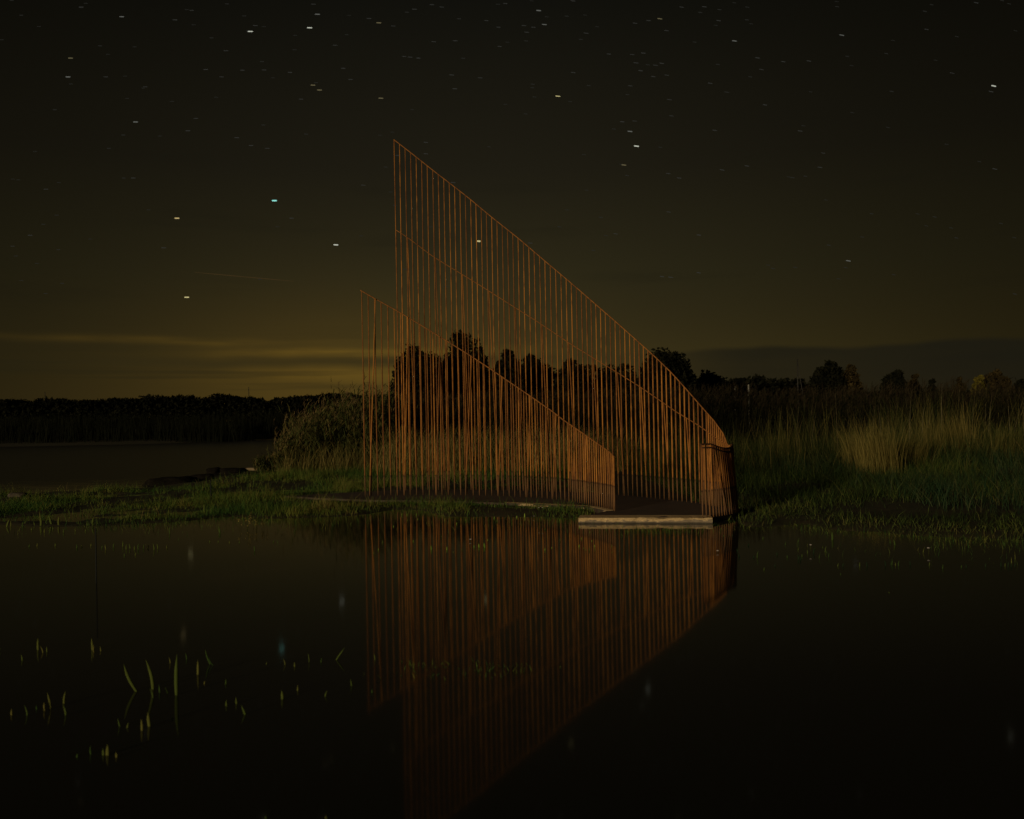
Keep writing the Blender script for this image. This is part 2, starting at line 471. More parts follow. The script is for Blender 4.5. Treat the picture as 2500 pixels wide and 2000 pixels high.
back_edge = [p.xy for p in offset(TALL[:imax + 6], 0.16)][::8]
front_px = [(690, 1211), (800, 1217), (900, 1221), (1100, 1223), (1300, 1231), (1425, 1237), (1483, 1247)]
front_edge = [at_z(x, y, DECK_Z).xy for x, y in front_px]
DECK = [at_z(1412, 1265, DECK_Z).xy + Vector((0.04, 0.12)), at_z(1737, 1265, DECK_Z).xy + Vector((-0.02, 0.12)), at_z(1790, 1251, DECK_Z).xy] + back_edge[::-1] + front_edge
DECK = [(p.x, p.y) for p in DECK]

# ------------------------------------------------------------------ the ground and the water
near_px = [(-400, 1287), (0, 1283), (110, 1288), (230, 1286), (330, 1281), (440, 1275), (560, 1262), (640, 1268), (720, 1266), (820, 1263), (890, 1258),
           (960, 1246), (1010, 1246), (1080, 1262), (1200, 1263), (1320, 1264), (1400, 1267), (1440, 1259), (1500, 1256), (1790, 1256), (1800, 1284),
           (1840, 1291), (1900, 1286), (1960, 1280), (2000, 1290), (2060, 1298), (2140, 1300), (2200, 1308), (2350, 1314), (2520, 1322), (2900, 1334)]
back_px = [(690, 1150), (600, 1168), (480, 1173), (360, 1192), (200, 1198), (90, 1204), (0, 1207), (-400, 1217)]
LAND = [tuple(at_z(x, y).xy) for x, y in near_px]
LAND += [(60, 8), (2500, 10), (2500, 2500), (-2500, 2500), (-2500, 68), (-200, 72), (-60, 73), (-25, 80), (-10, 84), (-4, 78), (-5, 50), (-6, 34), (-7.6, 28), (-7.9, 25.5)]
LAND += [tuple(at_z(x, y).xy) for x, y in back_px]
def land_z(x, y):
    x = np.asarray(x, float); y = np.asarray(y, float)
    d = poly_dist(x, y, LAND)
    ins = in_poly(x, y, LAND)
    wob = (fbm(x, y, 0.9, 3) - 0.5) * 0.06
    near_deck = poly_dist(x, y, DECK) < 0.5
    marsh = np.clip((1.5 - x) / 2.0, 0, 1) * np.clip((21 - y) / 2.0, 0, 1) * np.clip((poly_dist(x, y, DECK) - 0.9) / 0.8, 0, 1)        # the bank beyond the open end is half flooded
    zi = np.minimum(0.05 - 0.038 * marsh, d * 0.10 - 0.005) + wob * np.minimum(1, d) * (1 + 0.9 * marsh)
    rise = np.clip((y - 20) * 0.012, 0, 0.5) + np.clip((x - 4.6) * 0.03, 0, 0.30) * np.clip((y - 11) * 0.25, 0, 1)
    zi = zi + rise * np.clip(d, 0, 1)
    zi = np.where(in_poly(x, y, DECK) | near_deck, np.minimum(zi, 0.04), zi)
    return np.where(ins, zi, -0.05 - np.minimum(d, 1.0) * 0.3)
def axis(a, b, lim, n_fine, n_out):
    fine = np.linspace(a, b, n_fine)
    k = np.linspace(0, 1, n_out + 1)[1:]
    return np.concatenate([(a - (lim * k ** 3.2))[::-1], fine, b + lim * k ** 3.2])
gx, gy = axis(-16, 18, 2400, 230, 34), axis(4, 32, 2400, 200, 34)
GX, GY = np.meshgrid(gx, gy)
GZ = land_z(GX.ravel(), GY.ravel())
nx, ny = len(gx), len(gy)
ii = (np.arange(ny - 1)[:, None] * nx + np.arange(nx - 1)[None, :]).ravel()
gme = np_mesh('ground', np.stack([GX.ravel(), GY.ravel(), GZ], 1), [np.stack([ii, ii + 1, ii + nx + 1, ii + nx], 1)], None, True)
tag(link('ground', gme, M_SOIL), 'wet boggy ground of the banks under grass and reeds', kind='structure')
S = 2450
wme = np_mesh('water', np.array([(-S, -S, 0), (S, -S, 0), (S, S, 0), (-S, S, 0)]), [np.array([[0, 1, 2, 3]])])
tag(link('water', wme, M_WATER), 'still black pond water mirroring the rusty rods', kind='structure')

# sand spit by the reed bush and the mud clods beside it
def lump(name, c, sx, sy, sz, mat, rot=0.0, seed=0, sub=3, rough=0.35):
    bm = bmesh.new(); bmesh.ops.create_icosphere(bm, subdivisions=sub, radius=1.0)
    r = random.Random(seed); off = Vector((r.random() * 50, r.random() * 50, r.random() * 50))
    from mathutils import noise
    for v in bm.verts:
        k = 1 + rough * noise.fractal(v.co * 1.6 + off, 0.8, 2.1, 4)
        v.co = Vector((v.co.x * sx * k, v.co.y * sy * k, v.co.z * sz * k))
        if v.co.z > sz * 0.7: v.co.z = sz * 0.7 + (v.co.z - sz * 0.7) * 0.3
    bmesh.ops.rotate(bm, verts=bm.verts, matrix=Matrix.Rotation(rot, 3, 'Z'))
    me = bpy.data.meshes.new(name); bm.to_mesh(me); bm.free()
    for p in me.polygons: p.use_smooth = True
    return link(name, me, mat, None, c)
sp0 = at_z(640, 1147)
tag(lump('sand_spit', sp0 + Vector((0.2, 0.2, 0)), 1.0, 0.45, 0.10, M_SAND, 0.1, 4), 'pale low spit of sand at the foot of the reed bush', kind='structure')
clods = [((402, 1186), 0.66, 0.34, 0.25, 0.06, 'longest dark mud clod, at the water end of the row'),
         ((450, 1180), 0.28, 0.22, 0.21, 0.1, 'small round mud clod touching the longest one'),
         ((488, 1178), 0.38, 0.26, 0.25, 0.1, 'middle dark mud clod of the row in the pond'),
         ((520, 1158), 0.26, 0.2, 0.25, 0.0, 'upright mud clod set back behind the middle one'),
         ((562, 1158), 0.46, 0.28, 0.22, 0.05, 'broad mud clod next to the pale sand spit'),
         ((625, 1162), 0.60, 0.22, 0.16, 0.05, 'flattest dark mud strip in front of the pale sand spit')]
for i, ((x, y), sx, sy, sz, r, lab) in enumerate(clods):
    tag(lump('mud_clod', at_z(x, y) + Vector((0, sy * 0.7, 0.015)), sx, sy, sz, M_MUD, r, 20 + i), lab, 'mud clod', 'dark mud clods in the pond')
tag(lump('stone', at_z(38, 1216) + Vector((0, 0.1, 0.05)), 0.26, 0.16, 0.08, M_STONE, -0.3, 51), 'grey stone lying on the far edge of the grass strip', 'stone')

# ------------------------------------------------------------------ platform
plat = empty('platform', (DECK[0][0], DECK[0][1], 0))
tag(plat, 'low dark platform with a worn concrete front edge under the rod screens', 'platform')
def prism(name, poly, z0, z1, mat, parent, bevel=0.0):
    bm = bmesh.new()
    lo = [bm.verts.new((x, y, z0)) for x, y in poly]
    f = bm.faces.new(lo)
    if f.normal.z < 0: f.normal_flip()
    ex = bmesh.ops.extrude_face_region(bm, geom=[f])
    vs = [v for v in ex['geom'] if isinstance(v, bmesh.types.BMVert)]
    for v in vs: v.co.z = z1
    bmesh.ops.recalc_face_normals(bm, faces=bm.faces)
    if bevel: bmesh.ops.bevel(bm, geom=[e for e in bm.edges if all(abs(v.co.z - z1) < 1e-5 for v in e.verts)], offset=bevel, segments=2, affect='EDGES')
    bmesh.ops.triangulate(bm, faces=bm.faces)
    me = bpy.data.meshes.new(name); bm.to_mesh(me); bm.free()
    o = link(name, me, mat, parent)
    o.matrix_parent_inverse = parent.matrix_basis.inverted()
    return o
prism('deck', DECK, -0.2, DECK_Z, M_DECK, plat)
from mathutils import noise as mnoise
def rough_bar(name, a, b, depth, z0, z1, mat, parent, chip=0.02, n=70, seed=0.0, pts=None):
    """a bar with a chipped front edge, along a->b (or along pts)"""
    if pts is None: pts = [Vector((*a, 0)).lerp(Vector((*b, 0)), i / n) for i in range(n + 1)]
    V, Q = [], []
    prof = [(0.0, z0), (0.0, z0 * 0.5 + z1 * 0.5), (0.0, z1 - 0.022), (0.012, z1 - 0.004), (0.04, z1), (depth, z1), (depth, z0)]
    K = len(prof)
    for i, p in enumerate(pts):
        td = (pts[min(i + 1, len(pts) - 1)] - pts[max(i - 1, 0)]).normalized()
        nrm = Vector((-td.y, td.x, 0))
        for k, (o, z) in enumerate(prof):
            c = max(0.0, mnoise.noise(Vector((i * 0.21 + seed, k * 0.5, 1.7)))) * chip if k in (1, 2, 3, 4) else 0
            V.append(p + nrm * (o + c) + Vector((0, 0, z - (c * 0.6 if k in (2, 3, 4) else 0))))
    for i in range(len(pts) - 1):
        for k in range(K):
            k2 = (k + 1) % K
            Q.append((i * K + k, (i + 1) * K + k, (i + 1) * K + k2, i * K + k2))
    caps = [tuple(range(K - 1, -1, -1)), tuple((len(pts) - 1) * K + k for k in range(K))]
    me = bpy.data.meshes.new(name); me.from_pydata([tuple(v) for v in V], [], Q + caps); me.update()
    bm = bmesh.new(); bm.from_mesh(me); bmesh.ops.recalc_face_normals(bm, faces=bm.faces); bm.to_mesh(me); bm.free()
    o = link(name, me, mat, parent)
    o.matrix_parent_inverse = parent.matrix_basis.inverted()
    return o
A, B = at_z(1412, 1265, DECK_Z), at_z(1737, 1265, DECK_Z)
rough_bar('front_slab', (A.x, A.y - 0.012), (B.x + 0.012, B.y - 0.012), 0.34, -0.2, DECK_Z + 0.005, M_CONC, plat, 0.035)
kp = catmull([at_z(x, y, 0) * 1 for x, y in [(1300, 1239), (1360, 1242), (1425, 1248), (1464, 1256)]], 16)
kerb = [Vector((p.x, p.y, 0)) for p in kp]
fe = catmull([Vector((*p, 0)) for p in front_edge], 16)
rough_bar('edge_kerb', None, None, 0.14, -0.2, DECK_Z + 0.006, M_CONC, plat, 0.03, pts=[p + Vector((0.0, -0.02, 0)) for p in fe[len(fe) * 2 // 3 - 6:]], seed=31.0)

# ------------------------------------------------------------------ the two rod screens
def rail_z(xy, rail, zlo=0.3, zhi=9.0):
    rx = np.array([p[0] for p in rail]); ry = np.array([p[1] for p in rail])
    lo, hi = zlo, zhi
    for _ in range(40):
        mid = (lo + hi) / 2
        px, py = proj((xy[0], xy[1], mid))
        if py > np.interp(px, rx, ry): lo = mid
        else: hi = mid
    return (lo + hi) / 2
TOP_T = [(960, 340), (964, 343), (1008, 377), (1062, 420), (1104, 452), (1146, 485), (1200, 530), (1268, 584), (1331, 638), (1394, 691), (1507, 789), (1600, 872),
         (1640, 911), (1675, 950), (1709, 989), (1744, 1029), (1767, 1061), (1773, 1080), (1778, 1088)]
HOOK_T = [(1706, 1085), (1715, 1087), (1744, 1096), (1760, 1100), (1773, 1096), (1780, 1088)]
MID_T = [(968, 562), (1000, 584), (1053, 624), (1098, 652), (1175, 699), (1244, 743), (1314, 787), (1397, 843), (1507, 910), (1561, 944), (1605, 974), (1651, 1006), (1707, 1040), (1740, 1064), (1780, 1090)]
TOP_S = [(880, 709), (885, 712), (920, 732), (969, 759), (1031, 796), (1091, 833), (1138, 862), (1193, 898), (1244, 933), (1284, 960), (1349, 1005), (1373, 1024),
         (1417, 1054), (1450, 1077), (1480, 1098), (1496, 1111), (1502, 1121)]

def rod(parent, base, top, r0, r1, mat=M_RUST):
    b, tp = Vector(base), Vector(top)
    L = (tp - b).length
    wob = Vector((random.uniform(-1, 1), random.uniform(-1, 1), 0)) * 0.006 * min(1, L / 3)
    ts = [0, 0.09 / L, 0.26 / L, 0.5, 0.8, 1.0] if L > 0.7 else [0, 0.09 / L, 0.26 / L, 0.7, 1.0]
    rad = [r0 * 0.55, r0 * 0.72, r0, (r0 + r1) / 2, (r0 + 3 * r1) / 4, r1]
    if len(ts) == 5: rad = rad[:4] + [r1]
    pts = [b.lerp(tp, tt) + wob * math.sin(math.pi * tt) for tt in ts]
    o = link('rod', tube_mesh('rod', pts, rad, 8), mat, parent)
    o.matrix_parent_inverse = parent.matrix_basis.inverted()
    return o
def rail(name, parent, pts, r, mat=M_RAIL, sides=6):
    o = link(name, tube_mesh(name, pts, [r] * len(pts), sides), mat, parent)
    o.matrix_parent_inverse = parent.matrix_basis.inverted()
    return o

short = empty('rod_screen', (SHORT[0].x, SHORT[0].y, DECK_Z))
tag(short, 'short curved screen of rusty rods standing in front of the tall one', 'sculpture', 'curved rusty rod screens')
sp_ = resample(SHORT, 0.134, 0.085, 1.9)
tops = []
for i, p in enumerate(sp_):
    z = rail_z((p.x, p.y), TOP_S)
    tops.append(Vector((p.x, p.y, z)))
for i, p in enumerate(sp_):
    rod(short, (p.x, p.y, DECK_Z), tops[i] - Vector((0, 0, 0.004)), random.uniform(0.0125, 0.0155), random.uniform(0.010, 0.012))
n = len(sp_)
for i in range(2, n - 14, 5):
    j = i - random.choice([1.0, 1.1, 1.4])
    j0 = max(0, int(math.floor(j))); f = j - math.floor(j)
    q = sp_[j0].lerp(sp_[min(j0 + 1, n - 1)], f)
    nr = Vector((0.02, -0.03, 0))
    rod(short, (q.x + 0.02, q.y - 0.05, DECK_Z), tops[i] + nr - Vector((0, 0, 0.01)), 0.013, 0.010)
rail('top_rail', short, [tops[0] + (tops[0] - tops[1]) * 0.2] + tops + [tops[-1] + (tops[-1] - tops[-2]) * 0.25], 0.0115)

tall = empty('rod_screen', (TALL[0].x, TALL[0].y, DECK_Z))
tag(tall, 'tall hooked screen of rusty rods with two sloping rails behind the short one', 'sculpture', 'curved rusty rod screens')
tp_ = resample(TALL, 0.121, 0.062, 2.0)
ie = max(range(len(tp_)), key=lambda i: tp_[i].x)
ttops, htops, mids = [], [], []
for i, p in enumerate(tp_):
    hook = i > ie
    u = (i - ie) / (len(tp_) - 1 - ie)
    z = 1.145 - 0.075 * math.sin(math.pi * min(1, u * 1.2)) + 0.02 * u if hook else rail_z((p.x, p.y), TOP_T, 0.3, 9)
    lean = min(1.0, max(0.0, (i - ie + 12) / 18.0))
    out = Vector((0.085, -0.02, 0)) * lean * (1.0 if i < len(tp_) - 10 else (len(tp_) - 1 - i) / 10)
    base = Vector((p.x, p.y, DECK_Z)) + out
    top = Vector((p.x, p.y, z))
    (htops if hook else ttops).append(top)
    rod(tall, base, top - Vector((0, 0, 0.004)), random.uniform(0.0125, 0.0155), random.uniform(0.0095, 0.0115) if z > 3 else 0.0125)
    if not hook:
        mids.append(Vector((p.x, p.y, rail_z((p.x, p.y), MID_T))))
for i in range(2, ie - 8, 5):
    q = tp_[min(i + 1, len(tp_) - 1)].lerp(tp_[min(i + 2, len(tp_) - 1)], random.random() * 0.4)
    rod(tall, (q.x, q.y - 0.05, DECK_Z), mids[i] + Vector((0.02, -0.025, -0.01)), 0.013, 0.010)
for i in range(ie + 3, len(tp_) - 1, 4):                       # slanting rods in the hook
    q = tp_[max(0, i - 4)]
    rod(tall, (q.x + 0.06, q.y - 0.03, DECK_Z), htops[i - ie - 1] + Vector((0.02, 0.02, -0.01)), 0.013, 0.011)
rail('top_rail', tall, [ttops[0] + (ttops[0] - ttops[1]) * 0.06] + ttops, 0.0105)
mk = [p for p, q in zip(mids, ttops) if q.z - p.z > 0.02]
rail('mid_rail', tall, [m_ + Vector((0.0, -0.016, 0)) for m_ in mk], 0.0085)
hp = [ttops[-1]] + htops
rail('hook_rail', tall, hp + [hp[-1] + (hp[-1] - hp[-2]) * 0.3], 0.014, M_DARKRAIL)
rail('hook_rail', tall, [p - Vector((0, 0, 0.05)) + Vector((0.006, -0.016, 0)) for p in hp], 0.010, M_DARKRAIL)

# ------------------------------------------------------------------ grass on the banks
def scatter(n, x0, x1, y0, y1, poly=LAND, avoid=DECK):
    x = rng.uniform(x0, x1, n); y = rng.uniform(y0, y1, n)
    k = in_poly(x, y, poly)
    if avoid is not None: k &= ~in_poly(x, y, avoid)
    return x[k], y[k]
def rooted(x, y): return np.stack([x, y, land_z(x, y) - 0.01], 1)
def lean2(n, s, bias=(0, 0)): return np.stack([rng.normal(bias[0], s, n), rng.normal(bias[1], s, n)], 1)

g = Geo()
x, y = scatter(230000, -13, 1.7, 12.4, 27)
d = poly_dist(x, y, LAND)
patch = fbm(x, y, 0.8, 40)
keep = rng.random(len(x)) < np.clip(0.25 + d * 1.4, 0, 1) * np.clip((patch - 0.36) * 4.5, 0.05, 1)
for (cx_, cy_), csx in (((402, 1186), .8), ((450, 1180), .5), ((488, 1178), .6), ((520, 1158), .5), ((562, 1158), .7), ((625, 1162), .8)):
    q_ = at_z(cx_, cy_)
    keep &= ~((np.abs(x - q_.x) < csx) & (y > q_.y - 1.0))
x, y, patch, d = x[keep], y[keep], patch[keep], d[keep]
N = len(x)
h = rng.gamma(3.0, 0.023, N) * (0.35 + 1.25 * patch) * np.where(y > 19.5, 1.35, 1.0)
tuft = np.clip((fbm(x, y, 2.2, 55) - 0.56) * 5, 0, 1)
h *= 1 + 0.6 * tuft
tn = np.clip(fbm(x, y, 0.6, 50) * 1.0 + rng.normal(0, 0.18, N) - 0.06 + 0.30 * tuft, 0, 1)
blades(g, rooted(x, y), h, lean2(N, 0.42, (0.05, 0)), rng.uniform(0.005, 0.011, N), rng.uniform(0, math.pi, N), tn, 2)
tag(link('bank_grass', g.mesh('bank_grass'), M_GRASS), 'short patchy green grass along the pond bank', kind='stuff')

g = Geo()
x, y = scatter(130000, 3.2, 17, 9.2, 26)
d = poly_dist(x, y, LAND)
patch = fbm(x, y, 0.7, 60)
keep = rng.random(len(x)) < np.clip(0.25 + d * 1.5, 0, 1) * np.clip((patch - 0.34) * 4.0 + 0.6 * np.clip(1.8 - d, 0, 1), 0.06, 1)
x, y, patch = x[keep], y[keep], patch[keep]
N = len(x)
far = np.clip((y - 12) / 9, 0, 1)
h = rng.gamma(3.0, 0.030, N) * (0.4 + 1.1 * patch) * (1 + 1.3 * far)
tn = np.clip(fbm(x, y, 0.5, 70) * 0.95 + rng.normal(0, 0.24, N) - 0.05 - 0.22 * far + 0.25 * np.clip(1.6 - poly_dist(x, y, LAND), 0, 1), 0, 1)
blades(g, rooted(x, y), h, lean2(N, 0.5), rng.uniform(0.004, 0.010, N) * (1 + 0.4 * far), rng.uniform(0, math.pi, N), tn, 2)
tag(link('meadow_grass', g.mesh('meadow_grass'), M_MEADOW), 'rough green grass on the wet meadow beside the hooked screen', kind='stuff')

# blue-green rushes
g = Geo()
x, y = scatter(26000, 6.5, 17, 10.5, 22)
dens = fbm(x, y, 0.45, 81) + np.clip((x - 8) * 0.03, 0, 0.25)
keep = rng.random(len(x)) < np.clip((dens - 0.42) * 3.0, 0, 1)
x, y = x[keep], y[keep]; N = len(x)
h = rng.uniform(0.15, 0.55, N) * (0.6 + 0.7 * fbm(x, y, 0.6, 82))
blades(g, rooted(x, y), h, lean2(N, 0.5), rng.uniform(0.006, 0.013, N), rng.uniform(0, math.pi, N), rng.random(N), 3)
tag(link('rushes', g.mesh('rushes'), M_RUSH), 'blue-green rushes growing thick in front of the dry sedge', kind='stuff')

# sparse grass in the shallows along both banks
g = Geo()
def shallow(n, x0, x1, y0, y1, hmax, wid=0.006, seed=0):
    x = rng.uniform(x0, x1, n); y = rng.uniform(y0, y1, n)
    keep = ~in_poly(x, y, LAND) & ~in_poly(x, y, DECK)
    d = poly_dist(x, y, LAND)
    keep &= rng.random(n) < np.exp(-d * 1.7) * np.clip((fbm(x, y, 0.9, seed) - 0.42) * 6, 0, 1)
    x, y = x[keep], y[keep]; N = len(x)
    root = np.stack([x, y, np.full(N, -0.02)], 1)
    blades(g, root, rng.uniform(0.3, 1, N) * hmax, lean2(N, 0.35), rng.uniform(0.6, 1.2, N) * wid, rng.uniform(0, 3.14, N), rng.random(N) * 0.9, 2)
shallow(15000, -11, 2.0, 10.5, 16, 0.11, 0.007, 90)
shallow(12000, 3.2, 10, 8, 13.5, 0.12, 0.007, 93)
shallow(500, 1.0, 3.3, 10.6, 12.2, 0.06, 0.006, 96)
x = rng.normal(2.0, 0.42, 420); y = rng.normal(11.35, 0.16, 420); N = 420
blades(g, np.stack([x, y, np.full(N, -0.02)], 1), rng.uniform(0.03, 0.10, N), lean2(N, 0.35), rng.uniform(0.004, 0.007, N), rng.uniform(0, 3.14, N), rng.random(N) * 0.8, 2)
tag(link('shallows_grass', g.mesh('shallows_grass'), M_GRASS), 'thin grass blades poking up through the shallow water at the bank', kind='stuff')

# ------------------------------------------------------------------ reeds
def reeds(g, x, y, h, tint_leaf, tint_stem, tint_plume, bend=0.12, leaves=6, plume=10, bias=(0.10, 0.0), wleaf=0.02):
    N = len(x)
    root = rooted(x, y)
    ln = lean2(N, bend, bias)
    blades(g, root, h, ln, np.full(N, 0.010), rng.uniform(0, 3.14, N), tint_stem, 3)
    for k in range(leaves):
        tt = rng.uniform(0.18, 0.92, N)
        p = root.copy(); p[:, 0] += ln[:, 0] * h * tt ** 1.6; p[:, 1] += ln[:, 1] * h * tt ** 1.6; p[:, 2] += h * tt
        a = rng.uniform(0, 2 * math.pi, N)
        L = rng.uniform(0.25, 0.5, N)
        lv = np.stack([np.cos(a), np.sin(a)], 1) * rng.uniform(0.5, 1.3, N)[:, None] + np.array([[0.25, 0]])
        blades(g, p, L, lv, rng.uniform(0.7, 1.3, N) * wleaf, a + 1.57, np.clip(tint_leaf + rng.normal(0, 0.10, N), 0, 1), 3, 1.3, 0.55)
    if plume:
        has = rng.random(N) < 0.6
        idx = np.where(has)[0]
        tip = root[idx].copy(); tip[:, 0] += ln[idx, 0] * h[idx]; tip[:, 1] += ln[idx, 1] * h[idx]; tip[:, 2] += h[idx]
        for k in range(plume):
            tt = rng.uniform(-0.25, 0.02, len(idx))
            p = tip.copy(); p[:, 2] += tt
            a = rng.uniform(0, 2 * math.pi, len(idx))
            lv = np.stack([np.cos(a), np.sin(a)], 1) * 0.45 + np.array([[0.35, 0]])
            blades(g, p, rng.uniform(0.08, 0.2, len(idx)), lv, np.full(len(idx), 0.02), a, np.clip(np.asarray(tint_plume)[idx] + rng.normal(0, 0.02, len(idx)), 0, 1), 2)

# the reed bush left of the short screen
g = Geo()
def bush_h(x, y):
    px = 1250 + x / y * FPX
    return np.interp(px, [675, 700, 740, 790, 850, 900, 960, 1000], [0.55, 1.05, 1.55, 1.95, 2.2, 2.35, 2.5, 2.5])
x = rng.uniform(-7.9, -3.6, 1500); y = rng.uniform(24.6, 28.5, 1500)
k = (x > -7.8 + (y - 25) * 0.05)
x, y = x[k], y[k]; N = len(x)
reeds(g, x, y, bush_h(x, y) * rng.uniform(0.62, 1.06, N) * (0.8 + 0.4 * vnoise(x, y, 1.7, 160)), rng.choice([0.36, 0.44, 0.5], N), rng.choice([0.35, 0.6, 0.72], N), np.full(N, 0.95), 0.18, 9, 4, (-0.16, -0.08), 0.036)
x = rng.uniform(-6.9, -3.4, 900); y = rng.uniform(23.8, 25.0, 900); N = 900
blades(g, rooted(x, y), rng.uniform(0.4, 1.0, N), lean2(N, 0.35, (0.1, 0)), rng.uniform(0.008, 0.016, N), rng.uniform(0, 3.14, N), rng.uniform(0.4, 0.9, N), 4)
tag(link('reed_bush', g.mesh('reed_bush'), M_REED), 'rounded bush of plumed reeds and straw at the water edge beside the short screen', 'reeds')

# lit straw grass and reeds seen through the rods
g = Geo()
x = rng.uniform(-3.8, 3.6, 3600); y = rng.uniform(22.2, 26.5, 3600); N = len(x)
hh = rng.uniform(0.6, 1.3, N) * (0.6 + 0.85 * fbm(x, y, 0.6, 101))
blades(g, rooted(x, y), hh, lean2(N, 0.25, (0.06, 0)), rng.uniform(0.008, 0.016, N), rng.uniform(0, 3.14, N), np.clip(fbm(x, y, 0.7, 104) * 0.95 + 0.17 + rng.normal(0, 0.14, N), 0, 0.9), 4)
tag(link('straw_grass', g.mesh('straw_grass'), M_REED), 'tall straw-coloured grass behind the rod screens', kind='stuff')
g = Geo()
x = rng.uniform(-4.5, 8, 2300); y = rng.uniform(26, 31, 2300); N = len(x)
reeds(g, x, y, rng.uniform(1.7, 2.4, N), np.full(N, 0.35), rng.uniform(0.2, 0.7, N), np.full(N, 0.86), 0.08, 7, 8)
x = rng.uniform(5.0, 34, 5200); y = rng.uniform(24.5, 38, 5200)
k = x < y * 0.80 + 2; x, y = x[k], y[k]; N = len(x)
reeds(g, x, y, rng.uniform(1.5, 2.15, N) * (0.8 + 0.35 * fbm(x, y, 0.3, 111)), np.full(N, 0.40), rng.uniform(0.2, 0.8, N), np.full(N, 0.88), 0.08, 7, 8)
# pale bare stalks standing over the bed
x = rng.uniform(7.5, 24, 60); y = rng.uniform(21, 26, 60); N = 60
blades(g, rooted(x, y), rng.uniform(1.3, 2.2, N), lean2(N, 0.10), np.full(N, 0.009), rng.uniform(-0.4, 0.4, N), np.full(N, 1.0), 3)
tag(link('reed_bed', g.mesh('reed_bed'), M_FARREED), 'wide dark bed of tall reeds stretching behind the screens and meadow', kind='stuff')
# low dark sedge in front of the reed bed
g = Geo()
x, y = scatter(15000, 3.4, 22, 20, 26); N = len(x)
blades(g, rooted(x, y), rng.uniform(0.35, 1.0, N) * (0.6 + 0.7 * fbm(x, y, 0.5, 121)), lean2(N, 0.28), rng.uniform(0.008, 0.018, N), rng.uniform(0, 3.14, N),
       np.clip(rng.normal(0.24, 0.22, N), 0, 0.9), 3)
tag(link('undergrowth', g.mesh('undergrowth'), M_REED), 'tangled dark undergrowth at the foot of the reed bed', kind='stuff')

# streaky tall grass standing in front of the dark reeds
g = Geo()
x = rng.uniform(4.6, 20, 9000); y = rng.uniform(21.5, 27, 9000)
k = rng.random(9000) < np.clip((fbm(x, y, 0.8, 180) - 0.47) * 5, 0.02, 1)
x, y = x[k], y[k]; N = len(x)
blades(g, rooted(x, y), rng.uniform(0.7, 1.9, N) * (0.6 + 0.7 * fbm(x, y, 0.5, 182)), lean2(N, 0.20), rng.uniform(0.006, 0.012, N), rng.uniform(0, 3.14, N),
       np.clip(rng.normal(0.44, 0.17, N), 0, 0.85), 4)
tag(link('tall_grass', g.mesh('tall_grass'), M_REED), 'streaky tall grass in uneven tufts before the dark reed bed', kind='stuff')

# dry sedge clumps, each a thing
def sedge(px, py, wpx, top, n, bias, lab, tint=0.6):
    b = at_z(px, py, 0.25)
    d = b.y
    hgt = (py - top) / FPX * d
    g = Geo()
    hw = wpx / FPX * d * 0.5; n = int(n * 1.7)
    x = np.where(rng.random(n) < 0.6, rng.normal(0, hw * 0.42, n), hw * rng.choice([-0.55, -0.1, 0.35, 0.75], n) + rng.normal(0, hw * 0.10, n)); y = rng.normal(0, hw * 0.5, n)
    root = np.stack([x, y, np.zeros(n)], 1)
    n_t = np.clip(rng.normal(0.76, 0.24, n), 0.2, 1.28) * (0.82 + 0.3 * vnoise(x * 1.0, y * 0, 4.0, int(px)))
    ln = np.stack([x / hw * 0.07 + bias + rng.normal(0, 0.13, n), rng.normal(0, 0.14, n)], 1)
    blades(g, root, hgt * n_t, ln, rng.uniform(0.005, 0.010, n), rng.uniform(0, 3.14, n), np.clip(rng.normal(tint, 0.2, n), 0, 1), 5, 1.9, 0.05)
    o = link('sedge_clump', g.mesh('sedge_clump'), M_SEDGE, None, (b.x, b.y, float(land_z(np.array([b.x]), np.array([b.y]))[0]) - 0.02))
    tag(o, lab, 'sedge', 'dry sedge clumps in front of the reed bed')
sedge(2140, 1150, 100, 1008, 520, -0.06, 'brightest tallest dry sedge clump, upright, in front of the reed bed')
sedge(2088, 1142, 60, 1012, 240, -0.16, 'thin dry sedge clump leaning away from the brightest clump', 0.5)
sedge(2215, 1138, 90, 1040, 330, 0.22, 'arching low sedge clump between the two tallest clumps', 0.4)
sedge(2285, 1126, 80, 1005, 330, 0.02, 'feathery dry sedge clump behind the arching one', 0.42)
sedge(2345, 1122, 70, 1000, 380, -0.04, 'second tallest dry sedge clump, narrow, beyond the feathery one', 0.58)
sedge(1905, 1130, 80, 1030, 220, 0.0, 'small greenish sedge clump nearest the hooked screen', 0.3)
sedge(2440, 1130, 110, 1030, 260, 0.05, 'dull greenish sedge clump at the outer end of the row', 0.22)

# far shore reeds and wood
g = Geo()
N = 7000
x = rng.uniform(-75, -4, N); y = rng.uniform(80, 92, N) - np.where(x < -25, 6, 0)
blades(g, rooted(x, y), rng.uniform(1.6, 2.7, N) * (0.8 + 0.4 * fbm(x, y, 0.08, 131)), lean2(N, 0.1), rng.uniform(0.05, 0.12, N), rng.uniform(-0.6, 0.6, N), np.clip(rng.normal(0.12, 0.15, N), 0, 0.6), 3)
tag(link('far_reeds', g.mesh('far_reeds'), M_CROWN), 'dark reeds along the far shore of the pond', kind='stuff')

